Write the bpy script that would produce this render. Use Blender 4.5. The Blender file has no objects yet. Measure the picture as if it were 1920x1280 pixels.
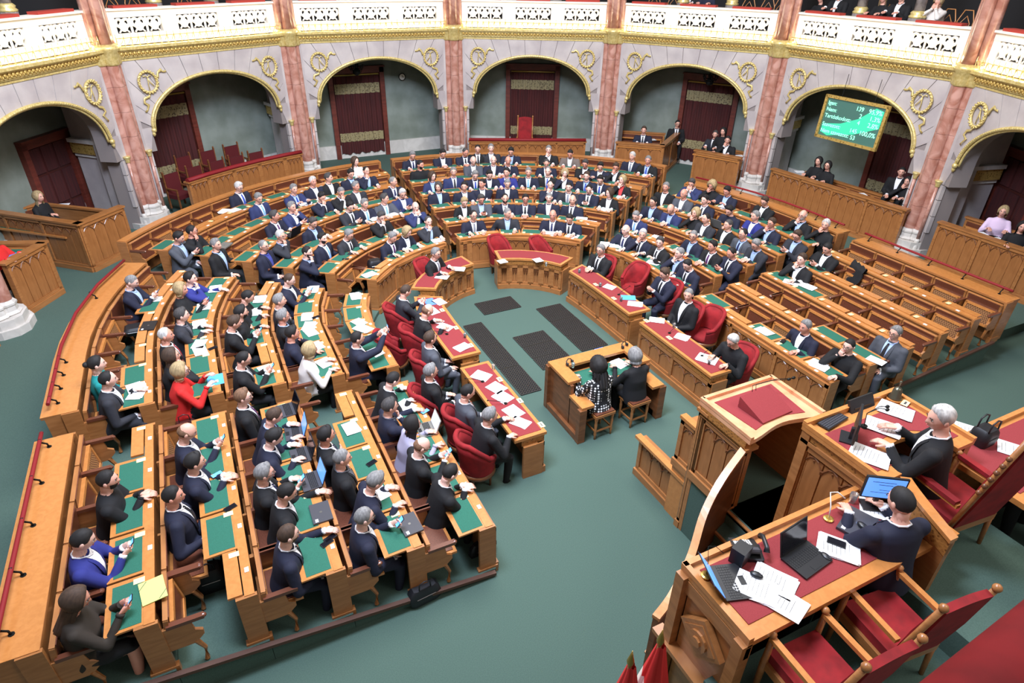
import bpy, math, random
import numpy as np
from mathutils import Vector, Matrix
random.seed(7)
C = bpy.context.scene.collection
SC = bpy.context.scene
PI = math.pi
# ---------------------------------------------------------------- camera
ALPHA = math.radians(26.6); PITCH = 0.54585637; ROLL = 0.01785641; FPX = 1183.25
CAM = Vector((-6.1396, -12.0356, 7.0))
_h = Vector((math.sin(ALPHA), math.cos(ALPHA), 0)); _r0 = Vector((math.cos(ALPHA), -math.sin(ALPHA), 0))
FWD = _h*math.cos(PITCH) - Vector((0, 0, 1))*math.sin(PITCH)
_u0 = _h*math.sin(PITCH) + Vector((0, 0, 1))*math.cos(PITCH)
RT = _r0*math.cos(ROLL) + _u0*math.sin(ROLL); UPV = -_r0*math.sin(ROLL) + _u0*math.cos(ROLL)
cd = bpy.data.cameras.new('camera'); cam = bpy.data.objects.new('camera', cd); C.objects.link(cam)
M = Matrix((RT, UPV, -FWD)).transposed().to_4x4(); M.translation = CAM; cam.matrix_world = M
cd.sensor_width = 36; cd.lens = FPX/1920*36; cd.clip_start = .05; cd.clip_end = 200
SC.camera = cam
def at(px, py, z):
    """photo pixel -> point of the room at height z"""
    d = FWD + RT*((px-960)/FPX) - UPV*((py-640)/FPX)
    return CAM + d*((z-CAM.z)/d.z)
# ---------------------------------------------------------------- light
W = bpy.data.worlds.new('world'); SC.world = W; W.use_nodes = True
W.node_tree.nodes['Background'].inputs[0].default_value = (1.0, .95, .90, 1)
W.node_tree.nodes['Background'].inputs[1].default_value = .20
def area(name, loc, aim, sx, sy, power, col):
    l = bpy.data.lights.new(name, 'AREA'); l.shape = 'RECTANGLE'; l.size = sx; l.size_y = sy; l.energy = power; l.color = col
    o = bpy.data.objects.new(name, l); C.objects.link(o); o.location = loc
    o.rotation_euler = (Vector(aim)-Vector(loc)).to_track_quat('-Z', 'Y').to_euler(); return o
area('ceiling_light', (0, -2, 13.5), (0, -1, 0), 7, 7, 1650, (1, .97, .95))
area('window_light', (-5.5, -6.5, 12.5), (1.5, 7.5, 1), 3.5, 3.5, 2600, (.70, .79, 1))
area('rear_light', (3, -13, 11), (-2, -4, 1), 5, 3, 300, (1, .96, .92))
SC.view_settings.view_transform = 'Standard'; SC.view_settings.look = 'None'; SC.view_settings.gamma = 1
SC.view_settings.use_curve_mapping = False; SC.view_settings.exposure = 0.5
# ---------------------------------------------------------------- materials
def srgb(r, g, b):
    f = lambda c: ((c/255+.055)/1.055)**2.4 if c > 10 else c/255/12.92
    return (f(r), f(g), f(b), 1)
MATS = {}
def mat(name, col, rough=.5, metal=0, kind=None, col2=None, scale=4, emis=0, bump=0, coat=0, stretch=(1, 1, 1), detail=4):
    m = bpy.data.materials.new(name); m.use_nodes = True; nt = m.node_tree; b = nt.nodes['Principled BSDF']
    b.inputs['Base Color'].default_value = srgb(*col); b.inputs['Roughness'].default_value = rough; b.inputs['Metallic'].default_value = metal
    if coat: b.inputs['Coat Weight'].default_value = coat; b.inputs['Coat Roughness'].default_value = .2
    if emis: b.inputs['Emission Color'].default_value = srgb(*col); b.inputs['Emission Strength'].default_value = emis
    if kind:
        tc = nt.nodes.new('ShaderNodeTexCoord'); mp = nt.nodes.new('ShaderNodeMapping'); mp.inputs['Scale'].default_value = stretch
        nt.links.new(tc.outputs['Object'], mp.inputs[0])
        if kind == 'noise': t = nt.nodes.new('ShaderNodeTexNoise'); t.inputs['Scale'].default_value = scale; t.inputs['Detail'].default_value = detail; out = t.outputs[0]
        elif kind == 'vein':
            t = nt.nodes.new('ShaderNodeTexNoise'); t.inputs['Scale'].default_value = scale; t.inputs['Detail'].default_value = 8; t.inputs['Distortion'].default_value = 1.5; out = t.outputs[0]
        elif kind == 'wood':
            t = nt.nodes.new('ShaderNodeTexNoise'); t.inputs['Scale'].default_value = scale; t.inputs['Detail'].default_value = 5; t.inputs['Distortion'].default_value = .6; out = t.outputs[0]
        elif kind == 'vor': t = nt.nodes.new('ShaderNodeTexVoronoi'); t.inputs['Scale'].default_value = scale; out = t.outputs[0]
        elif kind == 'check': t = nt.nodes.new('ShaderNodeTexChecker'); t.inputs['Scale'].default_value = scale; out = t.outputs[1]
        nt.links.new(mp.outputs[0], t.inputs[0])
        cr = nt.nodes.new('ShaderNodeValToRGB'); cr.color_ramp.elements[0].color = srgb(*col); cr.color_ramp.elements[1].color = srgb(*(col2 or col))
        cr.color_ramp.elements[0].position = .36; cr.color_ramp.elements[1].position = .64
        if kind == 'vor': cr.color_ramp.elements[0].position = .15; cr.color_ramp.elements[1].position = .42
        nt.links.new(out, cr.inputs[0]); nt.links.new(cr.outputs[0], b.inputs['Base Color'])
        if emis: nt.links.new(cr.outputs[0], b.inputs['Emission Color'])
        if bump:
            bm = nt.nodes.new('ShaderNodeBump'); bm.inputs['Strength'].default_value = bump; bm.inputs['Distance'].default_value = .01
            nt.links.new(out, bm.inputs['Height']); nt.links.new(bm.outputs[0], b.inputs['Normal'])
    MATS[name] = m; return m
mat('oak', (156, 100, 54), .35, kind='wood', col2=(174, 116, 66), scale=3, stretch=(1, 1, 6), coat=.3)
mat('oak_top', (186, 120, 62), .3, kind='wood', col2=(196, 130, 70), scale=14, stretch=(1.2, 1.2, 1), coat=.4)
mat('oak_dark', (104, 62, 34), .4, kind='wood', col2=(130, 80, 46), scale=3, stretch=(1, 1, 5), coat=.2)
mat('oak_panel', (148, 94, 50), .4, kind='wood', col2=(166, 108, 60), scale=4, stretch=(3, 3, .6), coat=.2)
mat('oak_carved', (110, 66, 28), .45, kind='vor', col2=(168, 112, 54), scale=28, bump=.4)
mat('oak_pale', (216, 150, 108), .3, kind='wood', col2=(230, 170, 128), scale=4, stretch=(1, 1, 1), coat=.5)
mat('leather', (92, 50, 34), .34, kind='noise', col2=(108, 60, 42), scale=60, bump=.05, coat=.3)
mat('leather_arm', (104, 58, 40), .3, coat=.4)
mat('cane', (92, 56, 34), .6, kind='check', col2=(168, 118, 70), scale=42)
mat('green_baize', (30, 92, 74), .85, kind='noise', col2=(38, 104, 84), scale=120)
mat('red_baize', (130, 42, 45), .9, kind='noise', col2=(140, 48, 51), scale=120)
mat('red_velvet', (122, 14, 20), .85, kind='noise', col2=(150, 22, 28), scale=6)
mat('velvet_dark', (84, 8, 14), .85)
mat('rail_velvet', (128, 12, 20), .7)
mat('cushion_red', (176, 60, 46), .8)
mat('carpet', (66, 88, 79), .95, kind='noise', col2=(74, 97, 87), scale=90, bump=.1)
mat('carpet_edge', (86, 56, 42), .6)
mat('grille', (54, 50, 46), .5, 0)
mat('grille_hole', (18, 18, 20), .9)
mat('stone', (172, 162, 160), .6, kind='noise', col2=(192, 183, 178), scale=1.6, detail=6)
mat('stone_joint', (140, 130, 126), .8)
mat('stone_base', (196, 190, 182), .5, kind='vein', col2=(214, 208, 200), scale=2.5)
mat('marble_pink', (168, 112, 94), .25, kind='vein', col2=(202, 154, 138), scale=2.6, coat=.4)
mat('marble_grey', (120, 112, 108), .3, kind='vein', col2=(168, 160, 156), scale=5)
mat('gold', (206, 182, 108), .36, .35, kind='noise', col2=(232, 212, 146), scale=18, bump=.3)
mat('gold_dark', (150, 116, 50), .4, .5, kind='vor', col2=(214, 180, 100), scale=16, bump=.6)
mat('white_plaster', (246, 238, 222), .6)
mat('bulb', (255, 244, 218), .5, emis=70)
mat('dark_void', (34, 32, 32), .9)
mat('niche_wall', (116, 124, 112), .8, kind='noise', col2=(138, 146, 136), scale=1.4, detail=6)
mat('niche_ceiling', (112, 122, 92), .8)
mat('door_red', (92, 40, 30), .45, kind='wood', col2=(112, 50, 38), scale=3, stretch=(1, 1, 4))
mat('door_dark', (70, 28, 22), .5)
mat('curtain', (58, 18, 17), .85, kind='noise', col2=(76, 24, 22), scale=3, stretch=(8, 8, .5))
mat('curtain_band', (50, 28, 22), .85, kind='vor', col2=(150, 136, 98), scale=16)
mat('iron', (28, 30, 28), .5, .6)
mat('brass', (196, 160, 84), .35, .8)
mat('steel', (150, 150, 148), .3, .9)
mat('bronze', (104, 100, 84), .35, .8)
mat('paper', (244, 244, 246), .6)
mat('paper_blue', (86, 168, 222), .5)
mat('folder_blue', (96, 138, 212), .5)
mat('folder_green', (206, 218, 130), .3, coat=.5)
mat('folder_yellow', (236, 220, 90), .5)
mat('ink', (60, 60, 70), .6)
mat('card', (236, 226, 164), .5)
mat('black_plastic', (30, 31, 34), .38)
mat('laptop_grey', (66, 66, 72), .4)
mat('key_grey', (86, 86, 92), .5)
mat('laptop_silver', (160, 158, 152), .3, .6)
mat('screen_blue', (84, 134, 220), .3, emis=1.1)
mat('screen_dark', (16, 17, 26), .15)
mat('phone_blue', (90, 160, 240), .3, emis=1.0)
mat('board_dark', (62, 98, 88), .4, emis=.35)
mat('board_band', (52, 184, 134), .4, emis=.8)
mat('board_text', (140, 248, 200), .4, emis=1.5)
mat('flag_red', (206, 42, 40), .7); mat('flag_white', (226, 214, 204), .7); mat('flag_green', (52, 110, 70), .7)
mat('orange', (236, 92, 44), .5); mat('bag_black', (26, 26, 30), .5); mat('bag_brown', (74, 34, 30), .4, coat=.5)
b_ = mat('glass', (235, 240, 240), .05); b_.node_tree.nodes['Principled BSDF'].inputs['Transmission Weight'].default_value = .9
mat('white_gloss', (238, 236, 230), .3)
for n, c in dict(n=(24, 27, 48), u=(38, 47, 88), y=(38, 44, 118), k=(17, 17, 20), h=(40, 41, 48), g=(72, 75, 83), G=(140, 140, 150), b=(106, 94, 88),
                 w=(226, 218, 210), r=(206, 34, 30), t=(18, 132, 130), l=(168, 162, 184), e=(46, 38, 30), s=(226, 200, 226)).items():
    mat('cloth_'+n, c, .85)
mat('cloth_dots', (20, 20, 22), .85, kind='vor', col2=(20, 20, 22), scale=34)
_nt = MATS['cloth_dots'].node_tree
for nd in _nt.nodes:
    if nd.type == 'TEX_VORONOI': nd.inputs['Randomness'].default_value = .12; nd.inputs['Scale'].default_value = 24
    if nd.type == 'VALTORGB':
        nd.color_ramp.elements[0].color = (.9, .9, .9, 1); nd.color_ramp.elements[1].color = (.01, .01, .012, 1); nd.color_ramp.elements[0].position = .34; nd.color_ramp.elements[1].position = .39
for n, c in dict(w=(240, 240, 244), b=(166, 188, 226), y=(58, 66, 140), p=(230, 190, 220), g=(96, 98, 106), r=(200, 60, 60), k=(30, 30, 34), n=(30, 34, 58)).items(): mat('shirt_'+n, c, .8)
for n, c in dict(n=(30, 36, 76), b=(50, 74, 160), r=(150, 30, 40), p=(84, 40, 92), g=(120, 124, 134), k=(24, 24, 30), L=(126, 168, 220), o=(186, 96, 60)).items(): mat('tie_'+n, c, .6)
for n, c in dict(w=(214, 210, 204), g=(140, 138, 136), d=(74, 70, 68), k=(30, 26, 25), b=(76, 56, 42), l=(186, 160, 116), r=(132, 96, 70), p=(150, 140, 134)).items(): mat('hair_'+n, c, .75, kind='noise', col2=tuple(int(v*.78) for v in c), scale=40, stretch=(1, 1, .3))
mat('skin', (224, 168, 146), .5); mat('skin_pale', (232, 184, 166), .5); mat('skin_red', (216, 150, 128), .5)
mat('eye_white', (236, 232, 228), .3); mat('eye_dark', (44, 34, 30), .3); mat('lips', (186, 108, 98), .5); mat('shoe', (18, 17, 18), .3)
mat('denim', (62, 82, 122), .9)
MT = MATS
# ---------------------------------------------------------------- mesh builder
class MB:
    def __init__(s): s.v = []; s.f = []; s.m = []
    def add(s, vs, fs, mi=0):
        o = len(s.v); s.v += [tuple(v) for v in vs]; s.f += [tuple(i+o for i in f) for f in fs]; s.m += [mi]*len(fs); return s
    def box(s, cx, cy, cz, sx, sy, sz, mi=0, rz=0, M=None):
        vs = []
        for dz in (-.5, .5):
            for dx, dy in ((-.5, -.5), (.5, -.5), (.5, .5), (-.5, .5)):
                x, y = dx*sx, dy*sy
                if rz: x, y = x*math.cos(rz)-y*math.sin(rz), x*math.sin(rz)+y*math.cos(rz)
                p = Vector((cx+x, cy+y, cz+dz*sz))
                vs.append(M @ p if M else p)
        return s.add(vs, [(0, 3, 2, 1), (4, 5, 6, 7), (0, 1, 5, 4), (1, 2, 6, 5), (2, 3, 7, 6), (3, 0, 4, 7)], mi)
    def prism(s, pts, z0, z1, mi=0, M=None):
        n = len(pts); vs = [Vector((x, y, z0)) for x, y in pts]+[Vector((x, y, z1)) for x, y in pts]
        if M: vs = [M @ v for v in vs]
        return s.add(vs, [tuple(range(n))[::-1], tuple(range(n, 2*n))]+[(i, (i+1) % n, n+(i+1) % n, n+i) for i in range(n)], mi)
    def tube(s, pts, r, n=8, mi=0, closed=False, flat=1.0, up=(0, 0, 1)):
        P = [Vector(p) for p in pts]; N = len(P); vs = []
        R = r if hasattr(r, '__len__') else [r]*N
        for i, p in enumerate(P):
            a = P[(i-1) % N] if (i or closed) else p; b = P[(i+1) % N] if (i < N-1 or closed) else p
            d = (b-a); d = d.normalized() if d.length > 1e-9 else Vector((0, 0, 1))
            u = Vector(up); u = u-d*u.dot(d)
            if u.length < .05: u = Vector((0, 1, 0))-d*d.y
            if u.length < .05: u = Vector((1, 0, 0))
            u.normalize(); w = d.cross(u)
            for k in range(n):
                t = 2*PI*k/n; vs.append(p+(w*math.cos(t)+u*(math.sin(t)*flat))*R[i])
        fs = []
        for i in range(N if closed else N-1):
            j = (i+1) % N
            for k in range(n): fs.append((i*n+k, i*n+(k+1) % n, j*n+(k+1) % n, j*n+k))
        if not closed: fs += [tuple(range(n))[::-1], tuple(range((N-1)*n, N*n))]
        return s.add(vs, fs, mi)
    def cyl(s, c, r, z0, z1, n=20, mi=0):
        a = [(c[0]+r*math.cos(2*PI*k/n), c[1]+r*math.sin(2*PI*k/n)) for k in range(n)]
        s.grid([[Vector((x, y, z)) for x, y in a] for z in (z0, z1)], mi, True)
        s.add([Vector((x, y, z1)) for x, y in a], [tuple(range(n))], mi); return s.add([Vector((x, y, z0)) for x, y in a], [tuple(range(n))[::-1]], mi)
    def lathe(s, prof, n=16, mi=0, c=(0, 0), rot=0, M=None):
        vs = []; 
        for r, z in prof:
            for k in range(n):
                t = 2*PI*k/n+rot; p = Vector((c[0]+r*math.cos(t), c[1]+r*math.sin(t), z)); vs.append(M @ p if M else p)
        N = len(prof)
        fs = [(i*n+k, i*n+(k+1) % n, (i+1)*n+(k+1) % n, (i+1)*n+k) for i in range(N-1) for k in range(n)]
        fs += [tuple(range(n))[::-1], tuple(range((N-1)*n, N*n))]
        return s.add(vs, fs, mi)
    def ball(s, c, r, n=10, mi=0, sc=(1, 1, 1)):
        c = Vector(c); prof = [(max(math.sin(PI*i/(n//2+1))*r, 1e-4), -math.cos(PI*i/(n//2+1))*r) for i in range(n//2+2)]
        M = Matrix.Translation(c) @ Matrix.Diagonal((*sc, 1)); return s.lathe(prof, n, mi, M=M)
    def grid(s, rows, mi=0, closed=False):
        n = len(rows[0]); vs = [v for r in rows for v in r]; fs = []
        for i in range(len(rows)-1):
            for k in range(n if closed else n-1):
                fs.append((i*n+k, i*n+(k+1) % n, (i+1)*n+(k+1) % n, (i+1)*n+k))
        return s.add(vs, fs, mi)
    def mesh(s, name, mats, smooth=False):
        me = bpy.data.meshes.new(name); me.from_pydata(s.v, [], s.f)
        for m in (mats if isinstance(mats, (list, tuple)) else [mats]): me.materials.append(MT[m] if isinstance(m, str) else m)
        if any(s.m): me.polygons.foreach_set('material_index', s.m)
        if smooth: me.polygons.foreach_set('use_smooth', [len(f) <= 4 for f in s.f])
        me.update(); return me
def link(name, data, parent=None, loc=None, rz=None, M=None):
    o = bpy.data.objects.new(name, data); C.objects.link(o)
    if parent: o.parent = parent
    if M is not None: o.matrix_local = M
    if loc is not None: o.location = loc
    if rz is not None: o.rotation_euler = (0, 0, rz)
    return o
def obj(name, mb, mats, parent=None, smooth=False, loc=None, rz=None, M=None):
    return link(name, mb.mesh(name, mats, smooth), parent, loc, rz, M)
def tag(o, label=None, cat=None, group=None, kind=None):
    if label: o['label'] = label
    if cat: o['category'] = cat
    if group: o['group'] = group
    if kind: o['kind'] = kind
    return o
def thing(name, label, cat, loc=(0, 0, 0), rz=0, group=None):
    return tag(link(name, None, None, loc, rz), label, cat, group)
def struct(name, mb, m, parent=None, smooth=False):
    o = obj(name, mb, m, parent, smooth)
    if not parent: o['kind'] = 'structure'
    return o
_cache = {}
def cached(key, fn):
    if key not in _cache: _cache[key] = fn()
    return _cache[key]
def frame(x, y, z, rz): return Matrix.Translation((x, y, z)) @ Matrix.Rotation(rz, 4, 'Z')
# ---------------------------------------------------------------- seating geometry
CX, YC, R0, DR = -.5, -1.23, 3.32, .94
def zf(k): return .09+.09*k          # tier floor
def zd(k): return .853+.09*k         # desk rail top
def PP(side, r, t):
    if t < 0: return (CX+side*r, YC+t)
    return (CX+side*r*math.cos(t), YC+r*math.sin(t))
def outang(side, t):
    ph = max(t, 0); return math.atan2(math.sin(ph), side*math.cos(ph))-PI/2
def rt(x, y):
    u = abs(x-CX); side = 1 if x > CX else -1
    if y < YC: return side, u, y-YC
    return side, math.hypot(u, y-YC), math.atan2(y-YC, u)
def samples(t0, t1, r=6):
    ts = [t0]
    if t0 < 0: ts.append(min(0, t1))
    if t1 > 0:
        a = max(t0, 0); n = max(1, int((t1-a)/math.radians(4)))
        ts += [a+(t1-a)*i/n for i in range(1, n+1)]
    return ts
def sweep(mb, side, t0, t1, prof, mi=0, caps=True, y_end=None):
    """profile [(r,z)..] swept along the horseshoe; closed profile"""
    ts = samples(t0, t1); rows = []
    for t in ts: rows.append([Vector((*PP(side, r, t), z)) for r, z in prof])
    n = len(prof)
    mb.grid(rows, mi, closed=True)
    if caps:
        mb.add(rows[0], [tuple(range(n))], mi); mb.add(rows[-1], [tuple(range(n))[::-1]], mi)
    return mb
PEOPLE_TXT = '''
670 305 F bL w w - ff Y25 #5
663 332 M ks n b L ll v #4
697 327 M kB n b - cd #4
642 345 M ds k w - ll Y40 #4
597 345 M ws n w - ll #4
552 355 M gs u b b hh #4
673 353 M gs h w - ll Y20 #3
648 367 M gc k w - cd v #3
747 347 M gB n w n fd Y40 #3
757 368 M ws u w - pp v #2
608 375 M ks n w k cd v #3
722 373 M ds g w L dr Y40 #2
686 383 M gs n w L dd #2
659 392 M ks h w k pp v #2
490 377 M gs u w L ll v #4
565 393 M gs u w - pc #3
514 405 M ds n w p dd Y30 #3
582 420 M ds n b - ld v #2
527 443 M ws h b - cx G #2
652 442 M gs h w k dd Gv #1
605 448 M ks n w L la D #1
727 415 M ds k w k cd v #1
753 433 F lm n w - dd v #0
722 443 M gs n w p dd v #0
790 395 M go u w - cc #1
500 463 M gB n y - ll G #2
807 418 M dB h b - cd #0
573 473 M kc n b - ca D #1
456 357 M ws n w b ll Gv #5
331 450 M ks g b - pl v #4
372 435 M kc k x - cd GY30 #4
411 460 M gs k b - la #3
373 522 M ks y w - cr
344 543 F lm k x - pp Y-10
541 530 M bB n w - pp v
462 560 M kc k x - dd v
523 565 M gs h w - ll
457 585 M ks k x - xf D
249 534 M gc n b - pp v
342 591 M ds h g - fd
311 630 M wB k w r ll
317 669 F bL k x - cl
322 699 F lm r x - hh G
184 684 F ku t x - ll
184 716 M kB h w - ld
532 594 M gs k b - xx G
541 627 M ks n x - dc
577 657 F lm w x - dd
692 631 M kc n w - PP
723 719 M kc k w - dd v
439 611 M bs k w - pp v
461 679 M kB k w g pp Gv
461 745 M rs k w p ll G
386 809 M ro n w - pp v
373 865 M ks n w - ff
216 897 M kc k x - ff D
326 931 M kc n w k aa
507 786 M bc n b - dd v
488 831 M ks n w - dd v
494 889 M gs k w n pd GD
535 931 M kc k w - lr v
610 818 M ks k w n xx
664 854 M gc k g - ll
700 908 M gs n w - dd v
726 764 M ds n g - cr
772 796 F kL l x - dd
811 837 M ro k w - pp Gv
853 888 M kB k w - ff v
140 1026 M kc y w - pp v
125 1139 F bL e x - pp v
521 1009 M bc n w k lr D
682 971 M gc n w - lp G
772 292 M gs n w n dd v #5
833 293 M ks n w - ff v #5
875 292 M dB n w k ff vY20 #5
897 286 M kB k w k ll v #5
924 290 M gs h w - ll #5
925 300 M go n w - dd #4
958 285 M ks n b - dd v #5
953 303 M go n w k dd #4
1027 288 M gs k w - cd #5
1025 307 M dB n w - dd v #4
789 310 M kc k x - ld DY30 #4
889 308 M wo g w - pp v #4
815 335 F bm u b - dd Y20 #3
852 325 M gs u w k ll #3
891 330 M gs n w b dd v #3
918 330 M ks n w - dd v #3
952 333 M ks y w - dd Y-20 #3
991 322 M gs n w L dd #3
1026 327 M gB k w b ll #3
1056 332 F lm n w - cd #3
828 357 M dm n b - ll Y-30 #2
871 350 M ks n w - ld Y-20 #2
909 355 M kc n w - xx Y-40 #2
952 352 M gc n w - ll v #2
1031 350 M kB n w - cd #2
866 375 F ls k w - dd v #1
904 380 M ds g b - pp v #1
947 372 M kB n w g ad D #1
985 380 M ks n w k ff G #1
1025 384 M gc n w - ll #1
887 403 M kB n w g dd G #0
951 398 M gc h b - ad Y40 #0
1037 402 M go n w n dd #0
1069 290 M kc b w - dd v #5
1182 297 M ws n w g ll Y-15 #5
1212 303 M gs k b b dd #5
1091 320 M ds k w - pp v #4
1100 330 M bs n b b dd #3
1123 318 M ks n w - hh v #4
1151 320 M bs k w - cd v #4
1127 337 M ks n w b dd v #3
1162 342 F lL k r - cd Y-20 #3
1067 350 M kc h w g dd #2
1101 362 M kB n w k pp v #2
1136 368 F bm k w - dd Y-30 #2
1067 385 M wo n w k ll #1
1072 407 M kc n w k dd v #0
1229 362 M gs k w - ll #3
1222 380 M ks n b - dd G #2
1267 370 M po g w - ff #3
1287 350 M ds u w - cc v #4
1317 358 F ly k x - cd v #4
1315 377 M ks n w k dd #3
1358 363 M ks n b - hh v #4
1406 388 M bs k w - pp Gv #4
1199 403 M gc u w L dd v #1
1248 398 M ro u b - ff v #2
1297 402 F lm k x - cd #2
1364 398 M ks n x - dd v #3
1406 408 M gs y w - pp #3
1172 432 M wo n w n rd #0
1196 443 M ws n w k cd Y30 #0
1298 417 M kB h w - ff #2
1338 428 M dc k w - ll #2
1427 423 M bs n b - cd G #3
1398 438 M kB g b n ld G #2
1246 452 M ds k w k hh Y30 #0
1262 450 M gc n b - dd GY30 #1
1327 463 M ks k w p ff #1
1422 460 M gs h b - ff Gv #2
1252 480 M gc n b - cd #0
1367 480 M kB n w k pp v #1
1283 500 M kc n w k dd v #0
1487 408 M wo k b - cd GD #4
1523 427 F ws k x - cd Y20 #4
1483 448 M bs h b - pp Gv #3
1502 487 M bs k w - cd #2
1540 473 M kc k w - pp v #3
1512 612 M gs n w - ad #0
1593 649 M kc k x - cr G #0
1674 627 M gs g b k ll G #1
'''
CLOSED = set(); BAGSEAT = {('left middle', 0, 1), ('upper left', 4, 1)}
D_LEAF = lambda k: zd(k)+.004
# ================================================================ floor and tiers
mb = MB(); mb.box(0, 0, -.05, 40, 40, .1); struct('floor', mb, 'carpet')
for k in range(6):
    mb = MB()
    for side in (-1, 1):
        lo = -5.74 if side < 0 else -5.3
        if k == 5: lo = 0.30
        sweep(mb, side, lo, PI/2, [(R0+DR*k-.04, 0), (R0+DR*k-.04, zf(k)), (R0+DR*(k+1)-.045, zf(k)), (R0+DR*(k+1)-.045, 0)])
    struct('floor', mb, 'carpet')
    mb = MB()
    if k < 5:
        for side in (-1, 1):
            lo = -5.74 if side < 0 else -5.3
            a, b = PP(side, R0+DR*k-.04, lo), PP(side, R0+DR*(k+1), lo)
            M_ = Matrix.Translation(((a[0]+b[0])/2, a[1]-.03, zf(k)+.005)) @ Matrix.Rotation(-math.atan2(.09*side, DR), 4, 'Y')
            mb.box(0, 0, 0, DR*1.004, .06, .045, 0, M=M_)
        struct('trim_1', mb, 'carpet_edge')
mb = MB()
for side in (-1, 1):
    sweep(mb, side, -4.9, PI/2, [(R0+DR*5+.02, 0), (R0+DR*5+.02, .25), (17, .25), (17, 0)])
struct('floor', mb, 'carpet')
# floor grilles in front of the ministers' benches
def grille(x0, x1, y0, y1, nsec, lab):
    t = thing('floor_grille', lab, 'floor grille', ((x0+x1)/2, (y0+y1)/2, 0), 0, 'dark floor grilles in the centre of the hall')
    L = (y1-y0)/nsec
    for i in range(nsec):
        w = x1-x0; cy = y0+L*(i+.5)-(y0+y1)/2
        m = MB(); m.box(0, cy, .006, w, L-.04, .012); obj('base_plate', m, 'grille_hole', t)
        m = MB(); p = .055
        nx = int(w/p); ny = int((L-.04)/p)
        for a in range(nx+1): m.box(-w/2+a*w/nx, cy, .016, .02, L-.04, .01)
        for b in range(ny+1): m.box(0, cy-(L-.04)/2+b*(L-.04)/ny, .016, w, .02, .01)
        obj('lattice', m, 'grille', t)['kind'] = 'stuff'
grille(-1.04, -.11, -.45, .17, 1, 'single dark perforated grille lying before the curved central table')
grille(.17, .8, -2.73, -.66, 3, 'long dark grille in three sections beside the right red desks')
grille(-.9, -.17, -3.0, -1.6, 3, 'short middle dark grille reaching up to the stenographers desk')
grille(-1.68, -1.26, -3.58, -.7, 3, 'long dark grille in three sections beside the left red desks')
# ================================================================ arcade round the hall
RP = 11.24; HB = 2.81; DB = 10.88; STEP = 28.94
def bayM(ang, d=DB):
    a = math.radians(ang); return Matrix.Translation((d*math.sin(a), d*math.cos(a), 0)) @ Matrix.Rotation(-a, 4, 'Z')
BAYS = [-86.8, -57.9, -28.94, 0, 28.94, 57.9, 86.8, 115.8]
def archpts(n, hw=2.1, zs=2.85, rise=1.21):
    return [(-hw*math.cos(PI*i/n), zs+rise*math.sin(PI*i/n)) for i in range(n+1)]
def xz(mb, poly, y0, y1, mi=0):
    M_ = Matrix.Rotation(PI/2, 4, 'X'); return mb.prism(poly, -y1, -y0, mi, M=M_)
def mk_wall():
    m = MB(); A = archpts(24, 2.13, 2.85, 1.24)
    for i in range(24):
        a, b = A[i], A[i+1]; xz(m, [a, b, (b[0], 4.6), (a[0], 4.6)], .03, .5)
    for s in (-1, 1): xz(m, [(s*2.13, 2.2), (s*2.81, 2.2), (s*2.81, 4.6), (s*2.13, 4.6)][::s], .03, .5)
    for s in (-1, 1): xz(m, [(s*2.33, .2), (s*2.81, .2), (s*2.81, 2.2), (s*2.33, 2.2)][::s], .03, .5)
    return m.mesh('wall', 'stone_joint')
def mk_vous():
    out = []; n = 13; A = lambda t: (-2.1*math.cos(t), 2.85+1.21*math.sin(t))
    g = .012
    def outer(t):
        # radial line meets the rectangle x=+-2.6 / z=4.56
        a = A(t); d = (a[0]*.62, max(a[1]-2.0, .02)); L = 9
        if d[1] > 0: L = (4.56-a[1])/d[1]
        if abs(d[0]) > 1e-6: L = min(L, (2.76-abs(a[0]))/abs(d[0]))
        return (a[0]+d[0]*L, a[1]+d[1]*L)
    for i in range(n):
        t0, t1 = PI*i/n, PI*(i+1)/n; e = .0035
        ts = [t0+e+(t1-t0-2*e)*j/3 for j in range(4)]
        inn = [A(t) for t in ts]; o0, o1 = outer(t0+e), outer(t1-e)
        poly = inn[::-1]+[o0]
        if abs(abs(o0[0])-2.76) < 1e-3 and abs(o1[1]-4.56) < 1e-3 and o0[1] < 4.5: poly.append((o0[0], 4.56))
        poly2 = poly+([(o1[0], 4.56)] if (abs(o0[1]-4.56) < 1e-3 and abs(abs(o1[0])-2.76) < 1e-3 and o1[1] < 4.5) else [])+[o1]
        m = MB(); xz(m, poly2[::-1], 0, .1); out.append(m.mesh('voussoir', 'stone'))
    for s in (-1, 1):
        z = .9
        for h in (.46, .44, .4): 
            m = MB(); xz(m, [(s*2.3, z+g), (s*2.76, z+g), (s*2.76, z+h-g), (s*2.3, z+h-g)][::s], 0, .1); z += h; out.append(m.mesh('stone_block', 'stone'))
        m = MB(); xz(m, [(s*2.3, z+g), (s*2.76, z+g), (s*2.76, 2.84), (s*2.12, 2.84), (s*2.17, 2.62), (s*2.24, 2.42), (s*2.28, 2.3)][::s], 0, .1); out.append(m.mesh('corbel_stone', 'stone'))
    return out
wallM = mk_wall(); vous = mk_vous()
def mk_mould():
    m = MB(); A = archpts(40, 2.1, 2.80, 1.24)
    m.tube([(x, -.02, z) for x, z in A], .045, 8); m.tube([(x*.965, .02, z-.04) for x, z in A], .03, 6)
    for x, z in archpts(90, 2.1, 2.80, 1.24): m.ball((x, -.055, z), .02, 5)
    for s in (-1, 1): m.ball((s*2.1, -.03, 2.76), .07, 8); m.lathe([(.02, 2.6), (.05, 2.66), (.03, 2.74)], 8, c=(s*2.12, -.02))
    return m.mesh('arch_moulding', 'gold', True)
mould = mk_mould()
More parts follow.
